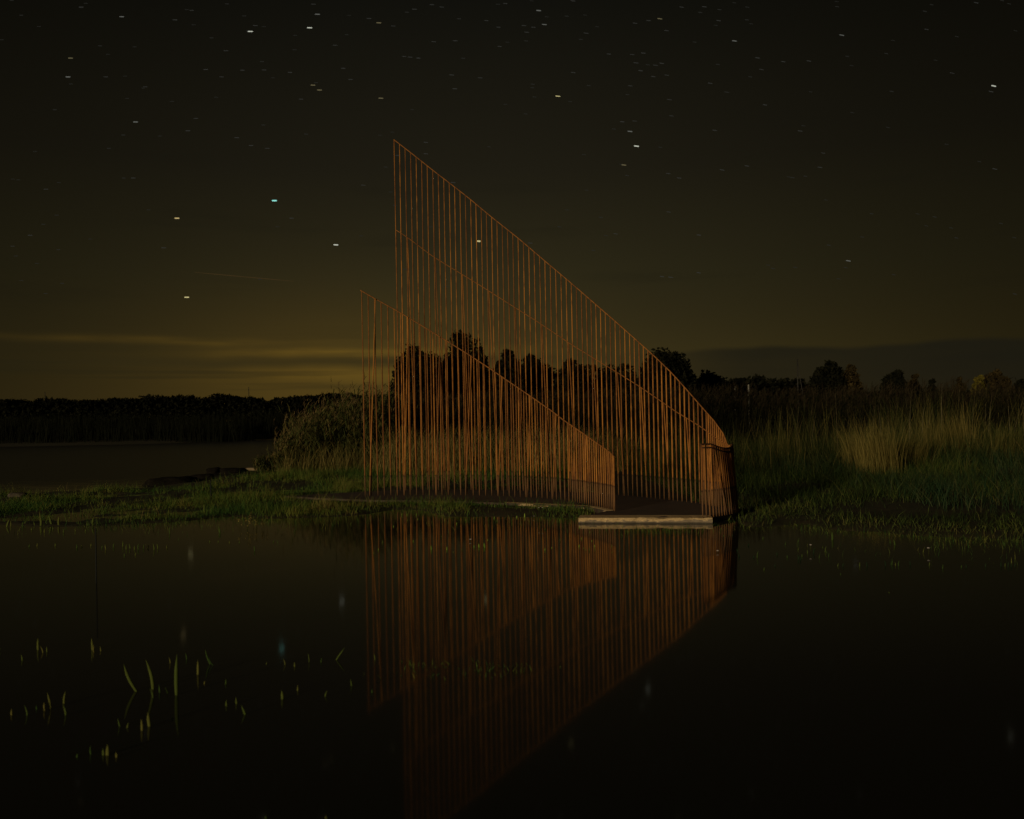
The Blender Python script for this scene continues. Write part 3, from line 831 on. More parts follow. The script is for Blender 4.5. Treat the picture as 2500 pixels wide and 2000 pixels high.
prof = [(-40, 974), (0, 974), (10, 975), (16, 988), (52, 986), (62, 978), (114, 975), (182, 973), (253, 977), (276, 964), (292, 971), (325, 973), (341, 967), (390, 968),
        (428, 965), (454, 971), (519, 965), (568, 967), (617, 970), (636, 976), (669, 968), (700, 970), (760, 963), (850, 962), (900, 968), (1000, 968), (1300, 970)]
g = Geo()
D = 300.0
N = 60000
px = rng.uniform(-120, 1300, N)
yy = rng.uniform(D, D + 18, N)
topz = np.array([at_d(a, b, D).z for a, b in zip(px[:1], [0])])
xs = np.linspace(-120, 1300, 300)
tz = np.array([at_d(a, np.interp(a, [p[0] for p in prof], [p[1] for p in prof]), D).z for a in xs])
H_ = np.interp(px, xs, tz) + (fbm(px, px * 0, 0.05, 140) - 0.5) * 3.2
u = rng.random(N)
wx = np.array([at_d(a, 975, D).x for a in xs])
cen = np.stack([np.interp(px, xs, wx), yy, 0.3 + (H_ - 0.6) * u ** 0.8], 1)
leaf_quads(g, cen, rng.uniform(0.6, 1.6, N), rng.random(N))
tag(link('far_wood', g.mesh('far_wood'), M_CROWN), 'black distant wood along the horizon across the pond', kind='stuff')

# ------------------------------------------------------------------ trees beyond the reed bed
def tree(px0, px1, top, d, lab, mat=M_CROWN, n=5200, lobes=None, name='tree'):
    cx = (px0 + px1) / 2
    b = at_d(cx, 1000, d)
    W = (px1 - px0) / FPX * d * 1.12
    zt = at_d(cx, top, d).z
    gz = float(land_z(np.array([b.x]), np.array([d]))[0])
    H = zt - gz
    root = empty(name, (b.x, d, gz))
    tag(root, lab, 'tree', 'trees beyond the reed bed')
    r = random.Random(int(px0 * 7 + top))
    # crown lobes: a heap of uneven clumps that fills the outline down to the reeds
    cen, rad = [], []
    nl = lobes or max(14, int(W * 5.5))
    for k in range(nl):
        zc = r.uniform(0.12, 0.80)
        half = 0.5 * W * math.sqrt(max(0.06, 1 - (max(0.0, zc - 0.30) / 0.66) ** 2))
        rr = r.uniform(0.13, 0.24) * min(W, H * 0.9)
        a = r.uniform(0, 2 * math.pi); q = r.random() ** 0.35 * max(0.05, half - rr * 0.65)
        cen.append((math.cos(a) * q, math.sin(a) * q, H * zc)); rad.append(rr)
    for k in range(3):
        rr = r.uniform(0.10, 0.17) * min(W, H)
        cen.append((r.uniform(-.16, .16) * W, 0, H - rr * (1.0 + 0.5 * k))); rad.append(rr)
    cen, rad = np.array(cen), np.array(rad)
    li = rng.choice(len(cen), n, p=rad ** 2 / np.sum(rad ** 2))
    v = rng.normal(size=(n, 3)); v /= np.linalg.norm(v, axis=1)[:, None]
    ragged = 0.78 + 0.5 * fbm(v[:, 0] * 2 + li * 3.1, v[:, 2] * 2 + v[:, 1], 1.3, 170)
    rr = rad[li] * (rng.random(n) ** 0.45) * ragged * np.where(rng.random(n) < 0.06, 1.25, 1.0)
    P = cen[li] + v * rr[:, None]
    nc = int(n * 0.8)
    v = rng.normal(size=(nc, 3)); v /= np.linalg.norm(v, axis=1)[:, None]
    rag = 0.80 + 0.40 * fbm(v[:, 0] * 1.5 + px0, v[:, 2] * 1.5 + v[:, 1], 1.6, 171)
    v *= (rng.random(nc) ** 0.33 * rag)[:, None]
    P = np.concatenate([P, v * np.array([0.47 * W, 0.40 * W, 0.46 * H]) + np.array([0, 0, 0.46 * H])])
    n = len(P)
    P[:, 2] = np.clip(P[:, 2], 0.3, H * 1.03)
    g = Geo(); leaf_quads(g, P, rng.uniform(0.16, 0.42, n), rng.random(n))
    link('crown', g.mesh('crown'), mat, root)
    g = Geo()
    V, Q, T = tube_arrays([(0, 0, -0.2), (0.05, 0, H * 0.25), (0.0, 0.05, H * 0.5), (0.1, 0, H * 0.75)], [0.045 * W, 0.035 * W, 0.025 * W, 0.008 * W], 7)
    g.add(V, Q, T)
    link('trunk', g.mesh('trunk', True), M_BARK, root)
    for k in range(4):
        c = cen[r.randrange(len(cen))]
        z0 = H * r.uniform(0.25, 0.5)
        link('limb', tube_mesh('limb', [(0, 0, z0), (c[0] * 0.5, c[1] * 0.5, (z0 + c[2]) / 2 + 0.1), tuple(c)], [0.02 * W, 0.014 * W, 0.005 * W], 6), M_BARK, root)
    return root
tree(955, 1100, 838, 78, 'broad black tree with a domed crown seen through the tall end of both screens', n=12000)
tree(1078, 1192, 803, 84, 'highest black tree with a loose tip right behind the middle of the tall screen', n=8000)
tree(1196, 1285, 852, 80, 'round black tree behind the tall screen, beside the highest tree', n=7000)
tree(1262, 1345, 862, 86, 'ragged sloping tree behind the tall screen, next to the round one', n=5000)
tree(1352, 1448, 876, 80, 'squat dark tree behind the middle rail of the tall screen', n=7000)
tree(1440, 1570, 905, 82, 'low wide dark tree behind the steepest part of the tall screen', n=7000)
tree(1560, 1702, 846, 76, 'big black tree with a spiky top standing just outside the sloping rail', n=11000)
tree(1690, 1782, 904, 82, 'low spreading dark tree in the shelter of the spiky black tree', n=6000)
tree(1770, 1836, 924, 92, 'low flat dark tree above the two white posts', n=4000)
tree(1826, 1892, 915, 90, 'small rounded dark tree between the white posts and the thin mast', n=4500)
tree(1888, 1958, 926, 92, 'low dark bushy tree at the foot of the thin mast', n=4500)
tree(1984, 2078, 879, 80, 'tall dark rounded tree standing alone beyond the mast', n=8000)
tree(2052, 2106, 890, 79, 'brown thin tree leaning on the tall dark rounded tree', M_CROWNB, n=2600)  # this tree's lit look comes from the lighter brown leaf colour
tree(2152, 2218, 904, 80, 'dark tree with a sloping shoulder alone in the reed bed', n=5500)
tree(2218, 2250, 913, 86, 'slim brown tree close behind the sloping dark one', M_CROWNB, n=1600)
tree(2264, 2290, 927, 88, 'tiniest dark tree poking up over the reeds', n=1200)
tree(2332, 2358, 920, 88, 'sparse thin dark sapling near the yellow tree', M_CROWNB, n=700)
tree(2374, 2408, 917, 80, 'small yellowish tree coloured as lit, touching a brown round one', M_CROWNY, n=1900)
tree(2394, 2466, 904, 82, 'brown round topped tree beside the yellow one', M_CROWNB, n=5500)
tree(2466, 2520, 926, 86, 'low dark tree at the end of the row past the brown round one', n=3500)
# scrub between the trees
g = Geo()
N = 24000
px = rng.uniform(940, 2520, N); dd = rng.uniform(84, 92, N)
x = (px - 1250) / FPX * dd
hz = np.interp(px, [940, 960, 990, 1540, 1560, 1600, 1700, 1960, 2000, 2520], [1.5, 4.0, 6.2, 6.2, 5.4, 5.6, 4.9, 4.4, 3.2, 3.0]) * (0.90 + 0.26 * fbm(x, dd * 0, 0.35, 150))
leaf_quads(g, np.stack([x, dd, 0.4 + hz * rng.random(N) ** 0.8], 1), rng.uniform(0.25, 0.55, N), rng.random(N))
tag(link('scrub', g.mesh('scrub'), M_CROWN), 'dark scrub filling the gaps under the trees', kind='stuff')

# ------------------------------------------------------------------ masts, posts, stakes
def pole(name, a, b, r0, r1, mat, lab=None, cat=None, group=None, parent=None, sides=7):
    a, b = Vector(a), Vector(b)
    o = link(name, tube_mesh(name, [(0, 0, 0), tuple((b - a) * 0.5), tuple(b - a)], [r0, (r0 + r1) / 2, r1], sides), mat, parent, a)
    if lab: tag(o, lab, cat, group)
    return o
for px, top, wpx, lab in ((607, 945, 2.6, 'tall thin mast rising over the far wood near the sky glow'), (110, 957, 2.0, 'short thin mast over the far wood at its dim end')):
    dd = 420.0
    t_ = at_d(px, top, dd); rt = empty('mast', (t_.x, dd, 0)); tag(rt, lab, 'mast', 'masts over the far wood')
    H = t_.z; wd = wpx / FPX * dd * 0.5
    for sx in (-1, 1):
        link('upright', tube_mesh('upright', [(sx * wd, 0, 0), (sx * wd * 0.5, 0, H)], [0.10, 0.07], 5), M_MAST, rt)
    for k in range(9):
        z0, z1 = H * k / 9, H * (k + 1) / 9
        w0, w1 = wd * (1 - 0.5 * k / 9), wd * (1 - 0.5 * (k + 1) / 9)
        s_ = 1 if k % 2 else -1
        link('brace', tube_mesh('brace', [(-s_ * w0, 0, z0), (s_ * w1, 0, z1)], [0.06, 0.06], 4), M_MAST, rt)
dd = 74.0
p0, p1 = at_d(1949, 962, dd), at_d(1946, 876, dd)
rt = empty('mast', (p0.x, dd, 0.5)); tag(rt, 'slim pole with a slanting stay wire rising from the reeds beyond the meadow', 'mast')
pole('pole', (0, 0, 0), (p1.x - p0.x, 0, p1.z - 0.5), 0.055, 0.038, M_MAST, parent=rt)
q1 = at_d(1970, 962, dd)
pole('stay', (q1.x - p0.x, 0, 0.2), (p1.x - p0.x, 0, p1.z - 0.55), 0.035, 0.028, M_MAST, parent=rt)
pole('crosspiece', (p1.x - p0.x - 0.1, 0, p1.z - 0.62), (p1.x - p0.x + 0.12, 0, p1.z - 0.56), 0.025, 0.02, M_MAST, parent=rt)
for px, top, lab in ((1795, 946, 'shorter white post standing in the reeds beyond the hooked screen'), (1828, 942, 'taller white post standing in the reeds beyond the hooked screen')):
    dd = 48.0
    a = at_d(px, 962, dd); b_ = at_d(px, top, dd)
    rt = empty('post', (a.x, dd, 0.3)); tag(rt, lab, 'post', 'white posts in the reeds')
    pole('shaft', (0, 0, 0), (0, 0, b_.z - 0.3), 0.045, 0.045, M_POST, parent=rt)
    pole('cap', (0, 0, b_.z - 0.3), (0, 0, b_.z - 0.22), 0.06, 0.02, M_POST, parent=rt)
a = at_z(235, 1424); 
pole('stake', a - Vector((0, 0, 0.3)), at_d(234, 1290, a.y), 0.007, 0.006, M_STAKE, 'thin straight dark blue stake standing in open water off the grass strip', 'stake')
a = at_z(516, 1220)
pole('stake', a - Vector((0, 0, 0.2)), at_d(514, 1172, a.y), 0.014, 0.011, M_STAKE, 'short dark stake in the grass in front of the mud clods', 'stake')
a = at_z(560, 1204)
pole('stake', a - Vector((0, 0, 0.2)), at_d(562, 1180, a.y), 0.010, 0.008, M_STAKE, 'very small dark peg in the grass below the broad mud clod', 'stake')

# ------------------------------------------------------------------ single shoots standing in the near water
def shoot(bx, by, tx, ty, wpx, lab, group, tint=0.5, mat=None, name='shoot', cat='water plant', kink=0.0):
    b = at_z(bx, by)
    d = b.y
    tp = at_d(tx, ty, d)
    v = tp - b
    wd = wpx / FPX * d * 0.5
    g = Geo()
    side = Vector((1, 0.25, 0)).normalized(); th = Vector((-0.25, 1, 0)).normalized() * 0.35
    seg = 6
    V, Q, T = [], [], []
    for i in range(seg + 1):
        u = i / seg
        c = v * u + Vector((0, 0, -0.03 * (1 - u))) + side * kink * math.sin(math.pi * u) * v.length + Vector((0, -0.04 * v.length * u * u, 0))
        ww = wd * (0.85 + 0.35 * math.sin(math.pi * u)) * (1.0 if u < 0.75 else max(0.12, (1 - u) / 0.25))
        for k in range(6):
            a = 2 * math.pi * k / 6
            V.append(c + side * math.cos(a) * ww + th * math.sin(a) * ww)
    for i in range(seg):
        for k in range(6):
            k2 = (k + 1) % 6
            Q.append((i * 6 + k, i * 6 + k2, i * 6 + 6 + k2, i * 6 + 6 + k))
    V.append(V[seg * 6] * 0 + (v + Vector((0, -0.04 * v.length, 0))) * 1.02)
    for k in range(6): T.append((seg * 6 + k, seg * 6 + (k + 1) % 6, len(V) - 1))
    g.add(np.array([tuple(p) for p in V]), np.array(Q), np.array(T), tint)
    o = link(name, g.mesh(name, True), mat or M_SHOOT, None, b)
    return tag(o, lab, cat, group)
def z7(x, y): return x / 2.156, 1500 + y / 2.156
GRP = 'shoots standing in the near water'
big = [((735, 405), (655, 262), 8, 0.45, 'thick shoot tilted steeply over the dark water, one of the three longest'),
       ((805, 395), (770, 237), 8, 0.5, 'middle one of the three longest shoots, slightly bent'),
       ((930, 425), (935, 210), 9, 0.35, 'longest straight upright shoot in the near water'),
       ((1040, 318), (1042, 240), 6, 0.8, 'brownish stub behind the longest straight shoot'),
       ((1755, 240), (1815, 175), 5, 0.35, 'lone slanting shoot close to the mirrored rods'),
       ((202, 188), (202, 125), 5, 0.6, 'upright shoot of the outer pair far from the mirrored rods'),
       ((484, 188), (482, 125), 5, 0.65, 'upright shoot of the inner pair behind the three longest shoots'),
       ((262, 500), (250, 412), 5, 0.75, 'tall yellowish shoot among the short ones in the corner'),
       ((338, 470), (345, 405), 5, 0.65, 'pale shoot with a second one growing at its foot'),
       ((790, 590), (780, 515), 8, 0.7, 'stout pale shoot in front of the bent middle shoot'),
       ((745, 612), (745, 550), 6, 0.85, 'faded stub beside the stout pale shoot'),
       ((1298, 527), (1270, 478), 6, 0.3, 'short bright green shoot tilted away from the mirrored rods'),
       ((1484, 447), (1483, 400), 7, 0.5, 'short thick shoot alone between the bright tilted one and the mirrored rods'),
       ((567, 742), (567, 685), 9, 0.7, 'nearest stubby yellow shoot with a smaller stub at its side'),
       ((1120, 262), (1082, 185), 4, 0.1, 'dark green arching leaf beside the brownish stub')]
for (b, tp, wpx, ti, lab) in big:
    shoot(*z7(*b), *z7(*tp), wpx * 0.82, lab, GRP, ti, kink=random.uniform(-0.08, 0.08))
small = [((222, 202), (212, 165), 4), ((248, 198), (247, 168), 4), ((114, 242), (112, 210), 5), ((5, 215), (2, 175), 4), ((504, 198), (495, 160), 4), ((530, 193), (527, 168), 4),
         ((890, 258), (890, 225), 4), ((980, 238), (977, 205), 4), ((1150, 268), (1100, 225), 3), ((1405, 262), (1404, 252), 5), ((1497, 266), (1490, 232), 4), ((1552, 276), (1550, 250), 5),
         ((1623, 252), (1621, 205), 3), ((1690, 252), (1694, 228), 4), ((70, 530), (62, 498), 6), ((140, 532), (130, 478), 5), ((194, 500), (192, 478), 5), ((242, 507), (234, 462), 6),
         ((340, 532), (333, 475), 6), ((636, 592), (620, 545), 5), ((677, 596), (676, 570), 6), ((543, 742), (542, 705), 8), ((490, 737), (478, 690), 5), ((612, 752), (612, 725), 8),
         ((408, 752), (408, 733), 7), ((1195, 483), (1192, 450), 6), ((1242, 472), (1241, 435), 6), ((1570, 402), (1568, 372), 5), ((1718, 432), (1722, 400), 5), ((1846, 377), (1844, 340), 5),
         ((842, 412), (838, 370), 5), ((886, 417), (870, 385), 5), ((1190, 367), (1189, 340), 5), ((800, 440), (790, 390), 5), ((1400, 1076), (1398, 1058), 8), ((1716, 1076), (1714, 1058), 8),
         ((1968, 240), (1967, 205), 4), ((1958, 412), (1957, 392), 5), ((1080, 366), (1078, 350), 5), ((905, 552), (905, 540), 6)]
for b, tp, wpx in small:
    shoot(*z7(*b), *z7(*tp), wpx * 0.6, 'small pale shoot just breaking the near water', GRP, random.uniform(0.0, 1.0), kink=random.uniform(-0.22, 0.22))

# out-of-focus water weed standing in the mirrored rods
def z5(x, y): return 850 + x / 2.156, 1350 + y / 2.156
for (cx, cy, n_, lab) in ((455, 590, 14, 'loose patch of small weed in the mirrored short screen'), (350, 640, 7, 'smallest weed patch at the edge of the mirrored short screen'),
                          (830, 620, 18, 'brighter weed patch in the mirrored tall screen')):
    X0, Y0 = z5(cx, cy); b0 = at_z(X0, Y0)
    g = Geo(); N = n_ * 3
    root = np.stack([rng.normal(0, 0.15, N), rng.normal(0, 0.07, N), np.full(N, -0.01)], 1)
    blades(g, root, rng.uniform(0.015, 0.05, N), lean2(N, 0.4), rng.uniform(0.004, 0.008, N), rng.uniform(0, 3.1, N), rng.uniform(0, 0.7, N), 3)
    tag(link('water_weed', g.mesh('water_weed'), M_GRASS, None, b0), lab, 'water weed', 'weed patches in the mirrored rods', 'stuff')

# ------------------------------------------------------------------ shoots along the left grass strip
def zl(x, y): return x / 3.08, 1150 + y / 3.08
GL = 'leaves at the edge of the grass strip'
for (b, tp, wpx, lab) in [((305, 415), (308, 345), 4.5, 'tall upright leaf at the waterline of the grass strip, second of the bright row'),
                          ((392, 405), (370, 330), 4.5, 'bent leaf with a folded tip at the waterline of the grass strip'),
                          ((442, 412), (445, 342), 4, 'upright leaf beside the bent one at the waterline of the grass strip'),
                          ((702, 412), (706, 345), 4.5, 'upright leaf next to the straight blue stake'),
                          ((1543, 325), (1540, 250), 4, 'yellowest upright leaf in the grass below the mud clods'),
                          ((1270, 350), (1270, 285), 4, 'upright yellow leaf in the grass, nearer the water than the yellowest'),
                          ((50, 420), (70, 365), 4, 'outermost curled leaf at the waterline of the grass strip')]:
    shoot(*zl(*b), *zl(*tp), wpx, lab, GL, random.uniform(0.4, 0.7), kink=random.uniform(-0.1, 0.1), name='leaf_shoot')
for b, h in [((75, 415), 40), ((175, 420), 40), ((258, 412), 35), ((335, 465), 32), ((473, 465), 32), ((572, 455), 28), ((655, 412), 35), ((640, 455), 20), ((240, 445), 20), ((398, 440), 22), ((598, 405), 32),
             ((190, 400), 30), ((215, 570), 22), ((280, 565), 22), ((412, 565), 24), ((572, 580), 30), ((618, 575), 20), ((680, 565), 22), ((765, 580), 22), ((800, 590), 40), ((855, 575), 36),
             ((918, 570), 45), ((950, 590), 40), ((978, 585), 40), ((1015, 590), 30), ((1045, 590), 45), ((1080, 585), 35), ((1110, 580), 25), ((1155, 595), 55), ((1185, 585), 40), ((1255, 580), 28),
             ((1280, 470), 50), ((1330, 405), 30), ((1645, 460), 50), ((1660, 470), 40), ((1580, 535), 14), ((1648, 535), 14), ((1732, 540), 14), ((1800, 540), 16), ((1915, 600), 40), ((2055, 535), 15), ((935, 640), 22), ((1020, 635), 24)]:
    jx = random.uniform(-8, 8)
    shoot(*zl(b[0], b[1]), *zl(b[0] + jx, b[1] - h), 2.2, 'short thin shoot in the shallows off the grass strip', 'thin shoots off the grass strip', random.uniform(0.1, 0.8), kink=random.uniform(-0.15, 0.15), name='thin_shoot')
# seed-head plant
b0 = at_z(622, 1290)
rt = empty('seed_plant', b0); tag(rt, 'pale dry plant with beaded seed heads standing in water by the bank', 'plant')
for k in range(11):
    dx, dy = random.gauss(0, 0.16), random.gauss(0, 0.10)
    hh = random.uniform(0.12, 0.26)
    lx = random.uniform(-0.05, 0.05)
    link('stem', tube_mesh('stem', [(dx, dy, -0.02), (dx + lx * 0.4, dy, hh * 0.5), (dx + lx, dy, hh)], [0.0025, 0.002, 0.0015], 5), M_SEDGE, rt)
    g = Geo(); n_ = 14
    tt = rng.uniform(0.35, 1.0, n_)
    leaf_quads(g, np.stack([dx + lx * tt + rng.normal(0, 0.010, n_), dy + rng.normal(0, 0.010, n_), hh * tt], 1), rng.uniform(0.012, 0.024, n_), np.full(n_, 0.9))
    tag(link('seed_head', g.mesh('seed_head'), M_SEDGE, rt), kind='stuff')

# ------------------------------------------------------------------ leaves and flowers in front of the platform
def z3(x, y): return 900 + x / 3.593, 1230 + y / 3.593
GM = 'bright leaves in the mirrored rods'
for (b, tp, wpx, lab) in [((1020, 384), (1012, 342), 3.6, 'brightest lime leaf standing among the mirrored rods'),
                          ((968, 384), (965, 348), 3, 'thin lime leaf beside the brightest one'),
                          ((930, 384), (926, 362), 2.6, 'tiny lime leaf close to the white flower'),
                          ((548, 405), (547, 366), 2.6, 'small lime leaf alone among the mirrored rods of the short screen'),
                          ((686, 405), (686, 375), 2.4, 'little lime leaf between the alone one and the white flower'),
                          ((1366, 118), (1368, 82), 2.8, 'upright lime leaf at the bank between flowers and short screen'),
                          ((757, 34), (750, 10), 2.6, 'yellow bent leaf in the grass below the platform'),
                          ((635, 36), (634, 4), 2.6, 'yellow upright leaf in the grass below the platform'),
                          ((406, 34), (402, 10), 2.4, 'yellow curled leaf in the grass, nearest the open end of the screens')]:
    shoot(*z3(*b), *z3(*tp), wpx, lab, GM, random.random(), M_BRIGHT, 'lime_leaf', kink=random.uniform(-0.12, 0.12))
for x_, y_ in [(1546, 410), (1604, 390), (1905, 410), (1935, 412), (1985, 412), (1957, 330), (2137, 430), (2135, 380), (1885, 395), (1845, 380), (820, 408), (745, 428), (45, 440), (390, 335), (125, 345)]:
    shoot(*z3(x_, y_), *z3(x_ + random.uniform(-4, 4), y_ - random.uniform(12, 28)), 2.0, 'tiny green leaf tip poking out among the mirrored rods', 'tiny leaf tips in the mirrored rods', random.random() * 0.7, M_BRIGHT if random.random() < 0.4 else M_SHOOT, 'leaf_tip')
for k in range(26):
    X_, Y_ = random.uniform(900, 1470), random.choice([random.uniform(1258, 1275), random.uniform(1268, 1350)])
    shoot(X_, Y_, X_ + random.uniform(-2, 2), Y_ - random.uniform(3, 8), random.uniform(1.4, 2.4), 'tiny green leaf tip poking out among the mirrored rods', 'tiny leaf tips in the mirrored rods', random.random(), M_BRIGHT if random.random() < 0.5 else M_SHOOT, 'leaf_tip')
def flower(X, Y, hpx, rad, lab):
    b = at_z(X, Y); d = b.y
    hh = hpx / FPX * d
    rt = empty('flower', b); tag(rt, lab, 'flower', 'white flowers in the shallow water')
    link('stem', tube_mesh('stem', [(0, 0, -0.02), (0.004, 0, hh * 0.6), (0.002, -0.003, hh)], [0.003, 0.0025, 0.002], 5), M_SEDGE, rt)
    for k in range(5):
        a = 2 * math.pi * k / 5
        c, s = math.cos(a), math.sin(a)
        V = [(0.002, 0, hh), (c * rad - s * rad * .5, s * rad + c * rad * .5, hh + rad * .55), (c * rad * 1.3, s * rad * 1.3, hh + rad * .75), (c * rad + s * rad * .5, s * rad - c * rad * .5, hh + rad * .55), (c * rad * .6, s * rad * .6, hh + rad * .1)]
        link('petal', np_mesh('petal', V, [np.array([[0, 1, 4], [1, 2, 4], [2, 3, 4], [3, 0, 4]])]), M_PETAL, rt)
    g = Geo(); leaf_quads(g, np.array([[0, 0, hh + rad * .3]] * 4), np.full(4, rad * 0.7), np.full(4, 1.0)); link('centre', g.mesh('centre'), M_SEDGE, rt)
flower(*z3(893, 330), 4, 0.013, 'white flower alone on the water among the mirrored rods')
flower(*z3(1494, 145), 30, 0.012, 'white flower on a tall stem at the bank below the platform kerb')
flower(*z3(1525, 148), 31, 0.011, 'white flower paired with the tall stemmed one below the platform kerb')
flower(*z3(1450, 128), 5, 0.009, 'low pale flower beside the flower pair below the platform kerb')
def zr(x, y): return 1700 + x / 2.695, 1240 + y / 2.695
flower(*zr(752, 290), 16, 0.012, 'pale flower head on a forked stem off the wet meadow')
flower(*zr(1528, 305), 14, 0.013, 'pale flower head farthest from the hooked screen')
flower(*zr(140, 296), 4, 0.012, 'pale flower in the mirrored rods of the hook')
for (b, tp, wpx, lab) in [((893, 212), (892, 155), 5, 'bent green leaf rising at the waterline of the wet meadow'), ((1308, 245), (1298, 208), 4, 'teal leaf rising in open water off the wet meadow'),
                          ((1560, 238), (1580, 252), 4, 'teal leaf lying flat near the farthest pale flower'), ((1008, 118), (1006, 85), 4, 'yellow leaf in the meadow edge near the bent green leaf'),
                          ((1880, 85), (1895, 55), 4, 'bright leaf among the blue-green rushes')]:
    shoot(*zr(*b), *zr(*tp), wpx, lab, 'leaves off the wet meadow', 0.2, M_SHOOT, 'leaf_shoot', kink=0.08)
for x_, y_, h in [(436, 205, 18), (270, 285, 20), (281, 325, 28), (338, 250, 18), (376, 330, 18), (402, 330, 48), (536, 310, 22), (596, 330, 20), (515, 385, 16), (668, 340, 34), (684, 345, 34), (698, 322, 22), (730, 300, 26),
                   (775, 300, 40), (850, 290, 40), (935, 385, 22), (968, 385, 26), (1080, 385, 30), (1125, 385, 34), (1242, 380, 36), (1290, 375, 32), (1310, 380, 22), (1335, 380, 36), (1410, 375, 30), (1530, 380, 26),
                   (1745, 392, 18), (1900, 388, 26), (2000, 385, 38), (2025, 385, 24), (2052, 388, 36), (2068, 388, 30), (2095, 385, 20), (1775, 390, 20), (1615, 400, 30), (450, 410, 20), (948, 440, 12), (1275, 232, 22), (1265, 560, 10), (833, 262, 12), (180, 186, 10), (210, 186, 10), (240, 184, 12)]:
    shoot(*zr(x_, y_), *zr(x_ + random.uniform(-8, 8), y_ - h), 2.4, 'dim thin shoot in the water off the wet meadow', 'thin shoots off the wet meadow', random.uniform(0.0, 0.6), M_RUSH if random.random() < 0.5 else M_SHOOT, 'thin_shoot', kink=random.uniform(-0.2, 0.2))

# ------------------------------------------------------------------ stars
def star_mat(name, c, s):
    m, t, out = new_mat(name)
    e = t.n('ShaderNodeEmission'); t.put(e.inputs[0], c); e.inputs[1].default_value = s
    t.t.links.new(e.outputs[0], out.inputs[0])
    return m
SM = {'white': star_mat('white_star', (0.85, 0.88, 0.72), 0.60), 'yellow': star_mat('yellow_star', (0.90, 0.78, 0.36), 0.62), 'teal': star_mat('teal_star', (0.35, 0.95, 0.82), 0.85),
      'orange': star_mat('orange_star', (0.95, 0.72, 0.30), 0.55), 'dim': star_mat('dim_star', (0.80, 0.82, 0.72), 0.135), 'dimy': star_mat('dim_yellow_star', (0.95, 0.80, 0.40), 0.135),
      'faint': star_mat('faint_star', (0.85, 0.85, 0.75), 0.038), 'ghost': star_mat('ghost_star', (0.85, 0.85, 0.72), 0.024)}
SKY_D = 1500.0
def star_mesh(L, Wd, tilt):
    c, s = math.cos(tilt), math.sin(tilt)
    pts = [(-L * c, 0, L * s), (-L * .75 * c, 0, L * .75 * s), (L * .75 * c, 0, -L * .75 * s), (L * c, 0, -L * s)]
    return pts, [Wd * .3, Wd, Wd, Wd * .3]
def star(x, y, mat, L=6.0, wd=1.3, lab=None, group=None):
    p = at_d(x, y, SKY_D)
    k = SKY_D / FPX
    tilt = 0.03 + max(0.0, (x - 600) / 1900) * 0.20
    pts, rad = star_mesh(L * k, wd * k, tilt)
    o = link('star', tube_mesh('star', pts, [q * 0.70 for q in rad], 6), SM[mat], None, p)
    return tag(o, lab, 'star', group)
GS = 'bright stars'
for x, y, mt, L, wd, lab in [
    (670, 490, 'teal', 6.2, 2.3, 'brilliant turquoise star, the brightest over the pond'),
    (432, 533, 'orange', 6, 2.0, 'bright orange star below and beside the turquoise one'),
    (820, 598, 'white', 6, 1.9, 'white star between the turquoise star and the high end of the tall screen'),
    (456, 726, 'yellow', 6, 1.9, 'pale yellow star lowest over the far wood'),
    (1168, 589, 'yellow', 5.2, 2.6, 'bright yellow star shining between the rods of the tall screen'),
    (611, 77, 'white', 6.5, 1.6, 'white star of the high bright pair, the one farther from the screens'),
    (756, 68, 'white', 6.5, 1.6, 'white star of the high bright pair, the one nearer to the screens'),
    (297, 41, 'dim', 6, 1.4, 'dim white star near the top edge away from the high bright pair'),
    (775, 35, 'dim', 6.5, 1.5, 'dim white star just above the high bright pair'),
    (925, 56, 'dimy', 6, 1.5, 'dim yellow star high over the tall screen'),
    (166, 188, 'dim', 6, 1.7, 'dim white star of the outermost pair high over the pond'),
    (172, 142, 'dimy', 6, 1.4, 'yellowish star of the outermost pair high over the pond'),
    (331, 298, 'dim', 6, 1.6, 'lone dim white star above the orange one'),
    (764, 208, 'dimy', 6, 1.4, 'upper star of the close yellowish pair'),
    (780, 220, 'dimy', 6, 1.5, 'lower star of the close yellowish pair'),
    (930, 240, 'dimy', 6, 1.4, 'yellowish star straight above the tip of the tall screen'),
    (1362, 235, 'yellow', 6, 1.3, 'yellow star alone above the slope of the tall screen'),
    (2426, 210, 'white', 6.2, 1.7, 'bright white star alone over the far end of the reed bed'),
    (1554, 357, 'white', 6.2, 1.9, 'brightest white star of the short column above the sloping rail'),
    (1538, 321, 'dim', 6, 1.6, 'dim star just above the brightest of the short column'),
    (1523, 403, 'dimy', 6, 1.4, 'dim star just below the brightest of the short column'),
    (1793, 100, 'dim', 6, 1.4, 'dim white star high over the big spiky tree'),
    (1611, 46, 'dimy', 6, 1.3, 'dim yellow star near the top edge over the sloping rail'),
    (1315, 26, 'dim', 6, 1.6, 'bluish white star near the top edge over the middle of the screens'),
    (1329, 60, 'dim', 6, 1.3, 'dim star just under the bluish white one'),
    (2055, 86, 'dim', 6, 1.2, 'dim white star high over the rounded lone tree'),
    (2071, 637, 'dim', 6, 1.4, 'low dim star over the rounded lone tree')]:
    star(x, y, mt, L, wd, lab, GS)
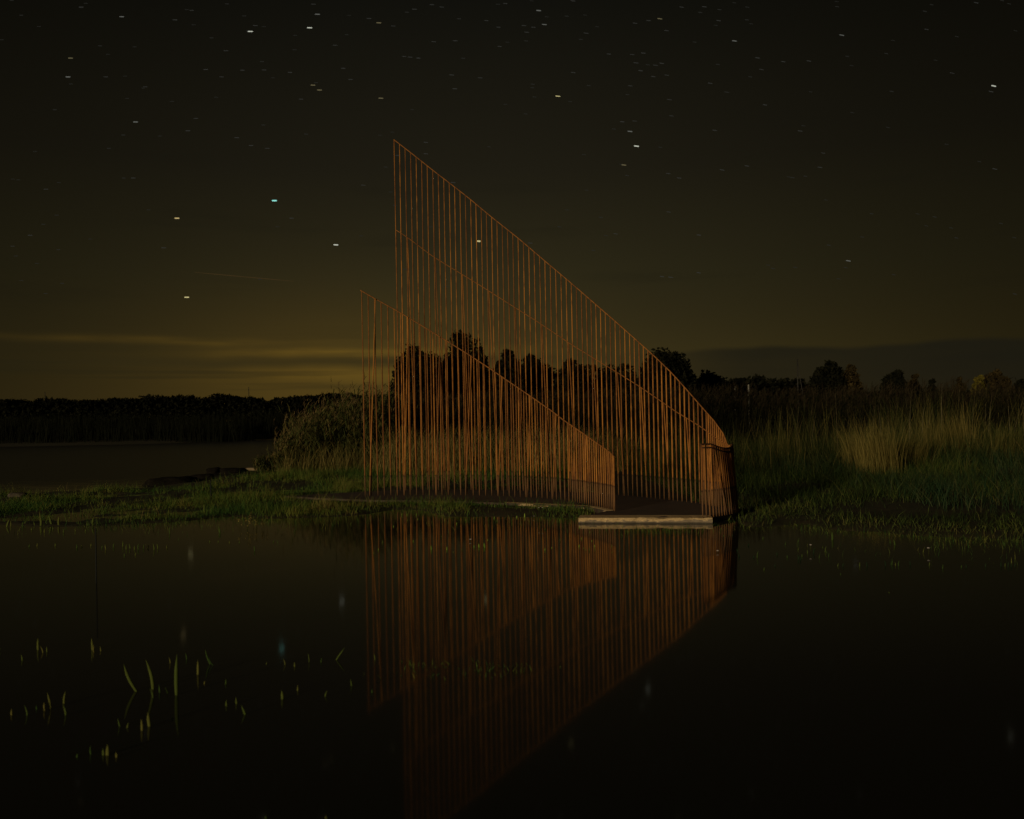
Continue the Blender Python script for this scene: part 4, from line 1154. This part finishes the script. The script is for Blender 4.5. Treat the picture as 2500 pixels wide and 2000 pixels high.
T1 = [(342, 30), (807, 44), (737, 84), (1411, 191), (1554, 78), (1656, 110), (1745, 39), (1819, 20), (1860, 30), (951, 214), (867, 293), (1021, 296), (1112, 295), (1221, 305), (1445, 288), (1476, 335), (1268, 418), (611, 366),
      (445, 324), (933, 324), (825, 499), (997, 580), (1057, 613), (1125, 625), (791, 551), (193, 797), (127, 991), (53, 1037), (690, 1044), (1530, 780), (1702, 238), (1727, 241), (1762, 245), (1826, 176), (1917, 172), (1902, 316),
      (1915, 374), (2022, 328), (1793, 600), (1793, 648), (1908, 769), (2048, 87), (2099, 115), (2104, 196), (2128, 15), (1227, 919), (1320, 18), (1075, 108), (561, 750), (1676, 655)]
T2 = [(257, 4), (408, 228), (506, 230), (553, 224), (604, 275), (522, 265), (541, 298), (595, 323), (258, 306), (312, 140), (518, 98), (575, 87), (714, 30), (810, 29), (870, 87), (650, 129), (1142, 260), (1034, 244), (1050, 293),
      (1745, 124), (1955, 12), (1853, 308), (2017, 386), (671, 488), (516, 510), (464, 513), (853, 549), (1213, 552), (989, 699), (885, 716), (1297, 705), (658, 731), (704, 750), (436, 985), (786, 1149), (668, 1168), (632, 1165),
      (62, 136), (90, 115), (50, 108), (834, 351), (663, 420), (498, 362), (1065, 442), (630, 267), (652, 317), (1250, 257), (2033, 712), (77, 1024), (787, 990), (660, 893), (1310, 645)]
FAINT = [(x / 1.7248, y / 1.7248) for x, y in T1] + [(1250 + x / 1.7248, y / 1.7248) for x, y in T2]
for x, y in FAINT:
    star(x, y, 'faint', random.uniform(5.2, 6.2), random.uniform(0.8, 1.2), 'faint star among many in the dark sky', 'faint stars')
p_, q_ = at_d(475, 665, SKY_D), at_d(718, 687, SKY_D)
m, t, out = new_mat('thin_trail')  # light streak of a passing aircraft, drawn as a thin glowing tube
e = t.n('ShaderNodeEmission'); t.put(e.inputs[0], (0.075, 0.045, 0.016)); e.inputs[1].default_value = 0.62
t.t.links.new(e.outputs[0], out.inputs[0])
tag(link('aircraft_streak', tube_mesh('aircraft_streak', [(0, 0, 0)] + [tuple((q_ - p_) * f) for f in (0.25, 0.5, 0.75, 1.0)], [0.25, 0.62, 0.5, 0.55, 0.2], 6), m, None, p_),
    'thin faint orange light streak of a passing aircraft slanting down over the pond', 'light streak')
# the faintest ones, past counting
g = Geo()
for k in range(150):
    x, y = random.uniform(0, 2500), 720 * random.random() ** 1.5
    p = at_d(x, y, SKY_D + 40); kk = (SKY_D + 40) / FPX
    pts, rad = star_mesh(5.0 * kk, random.uniform(0.45, 0.8) * kk, 0.03 + max(0.0, (x - 600) / 1900) * 0.20)
    V, Q, T = tube_arrays([tuple(Vector(q) + p) for q in pts], rad, 4); g.add(V, Q, T)
tag(link('faintest_stars', g.mesh('faintest_stars'), SM['ghost']), 'scatter of barely visible stars across the night sky', kind='stuff')
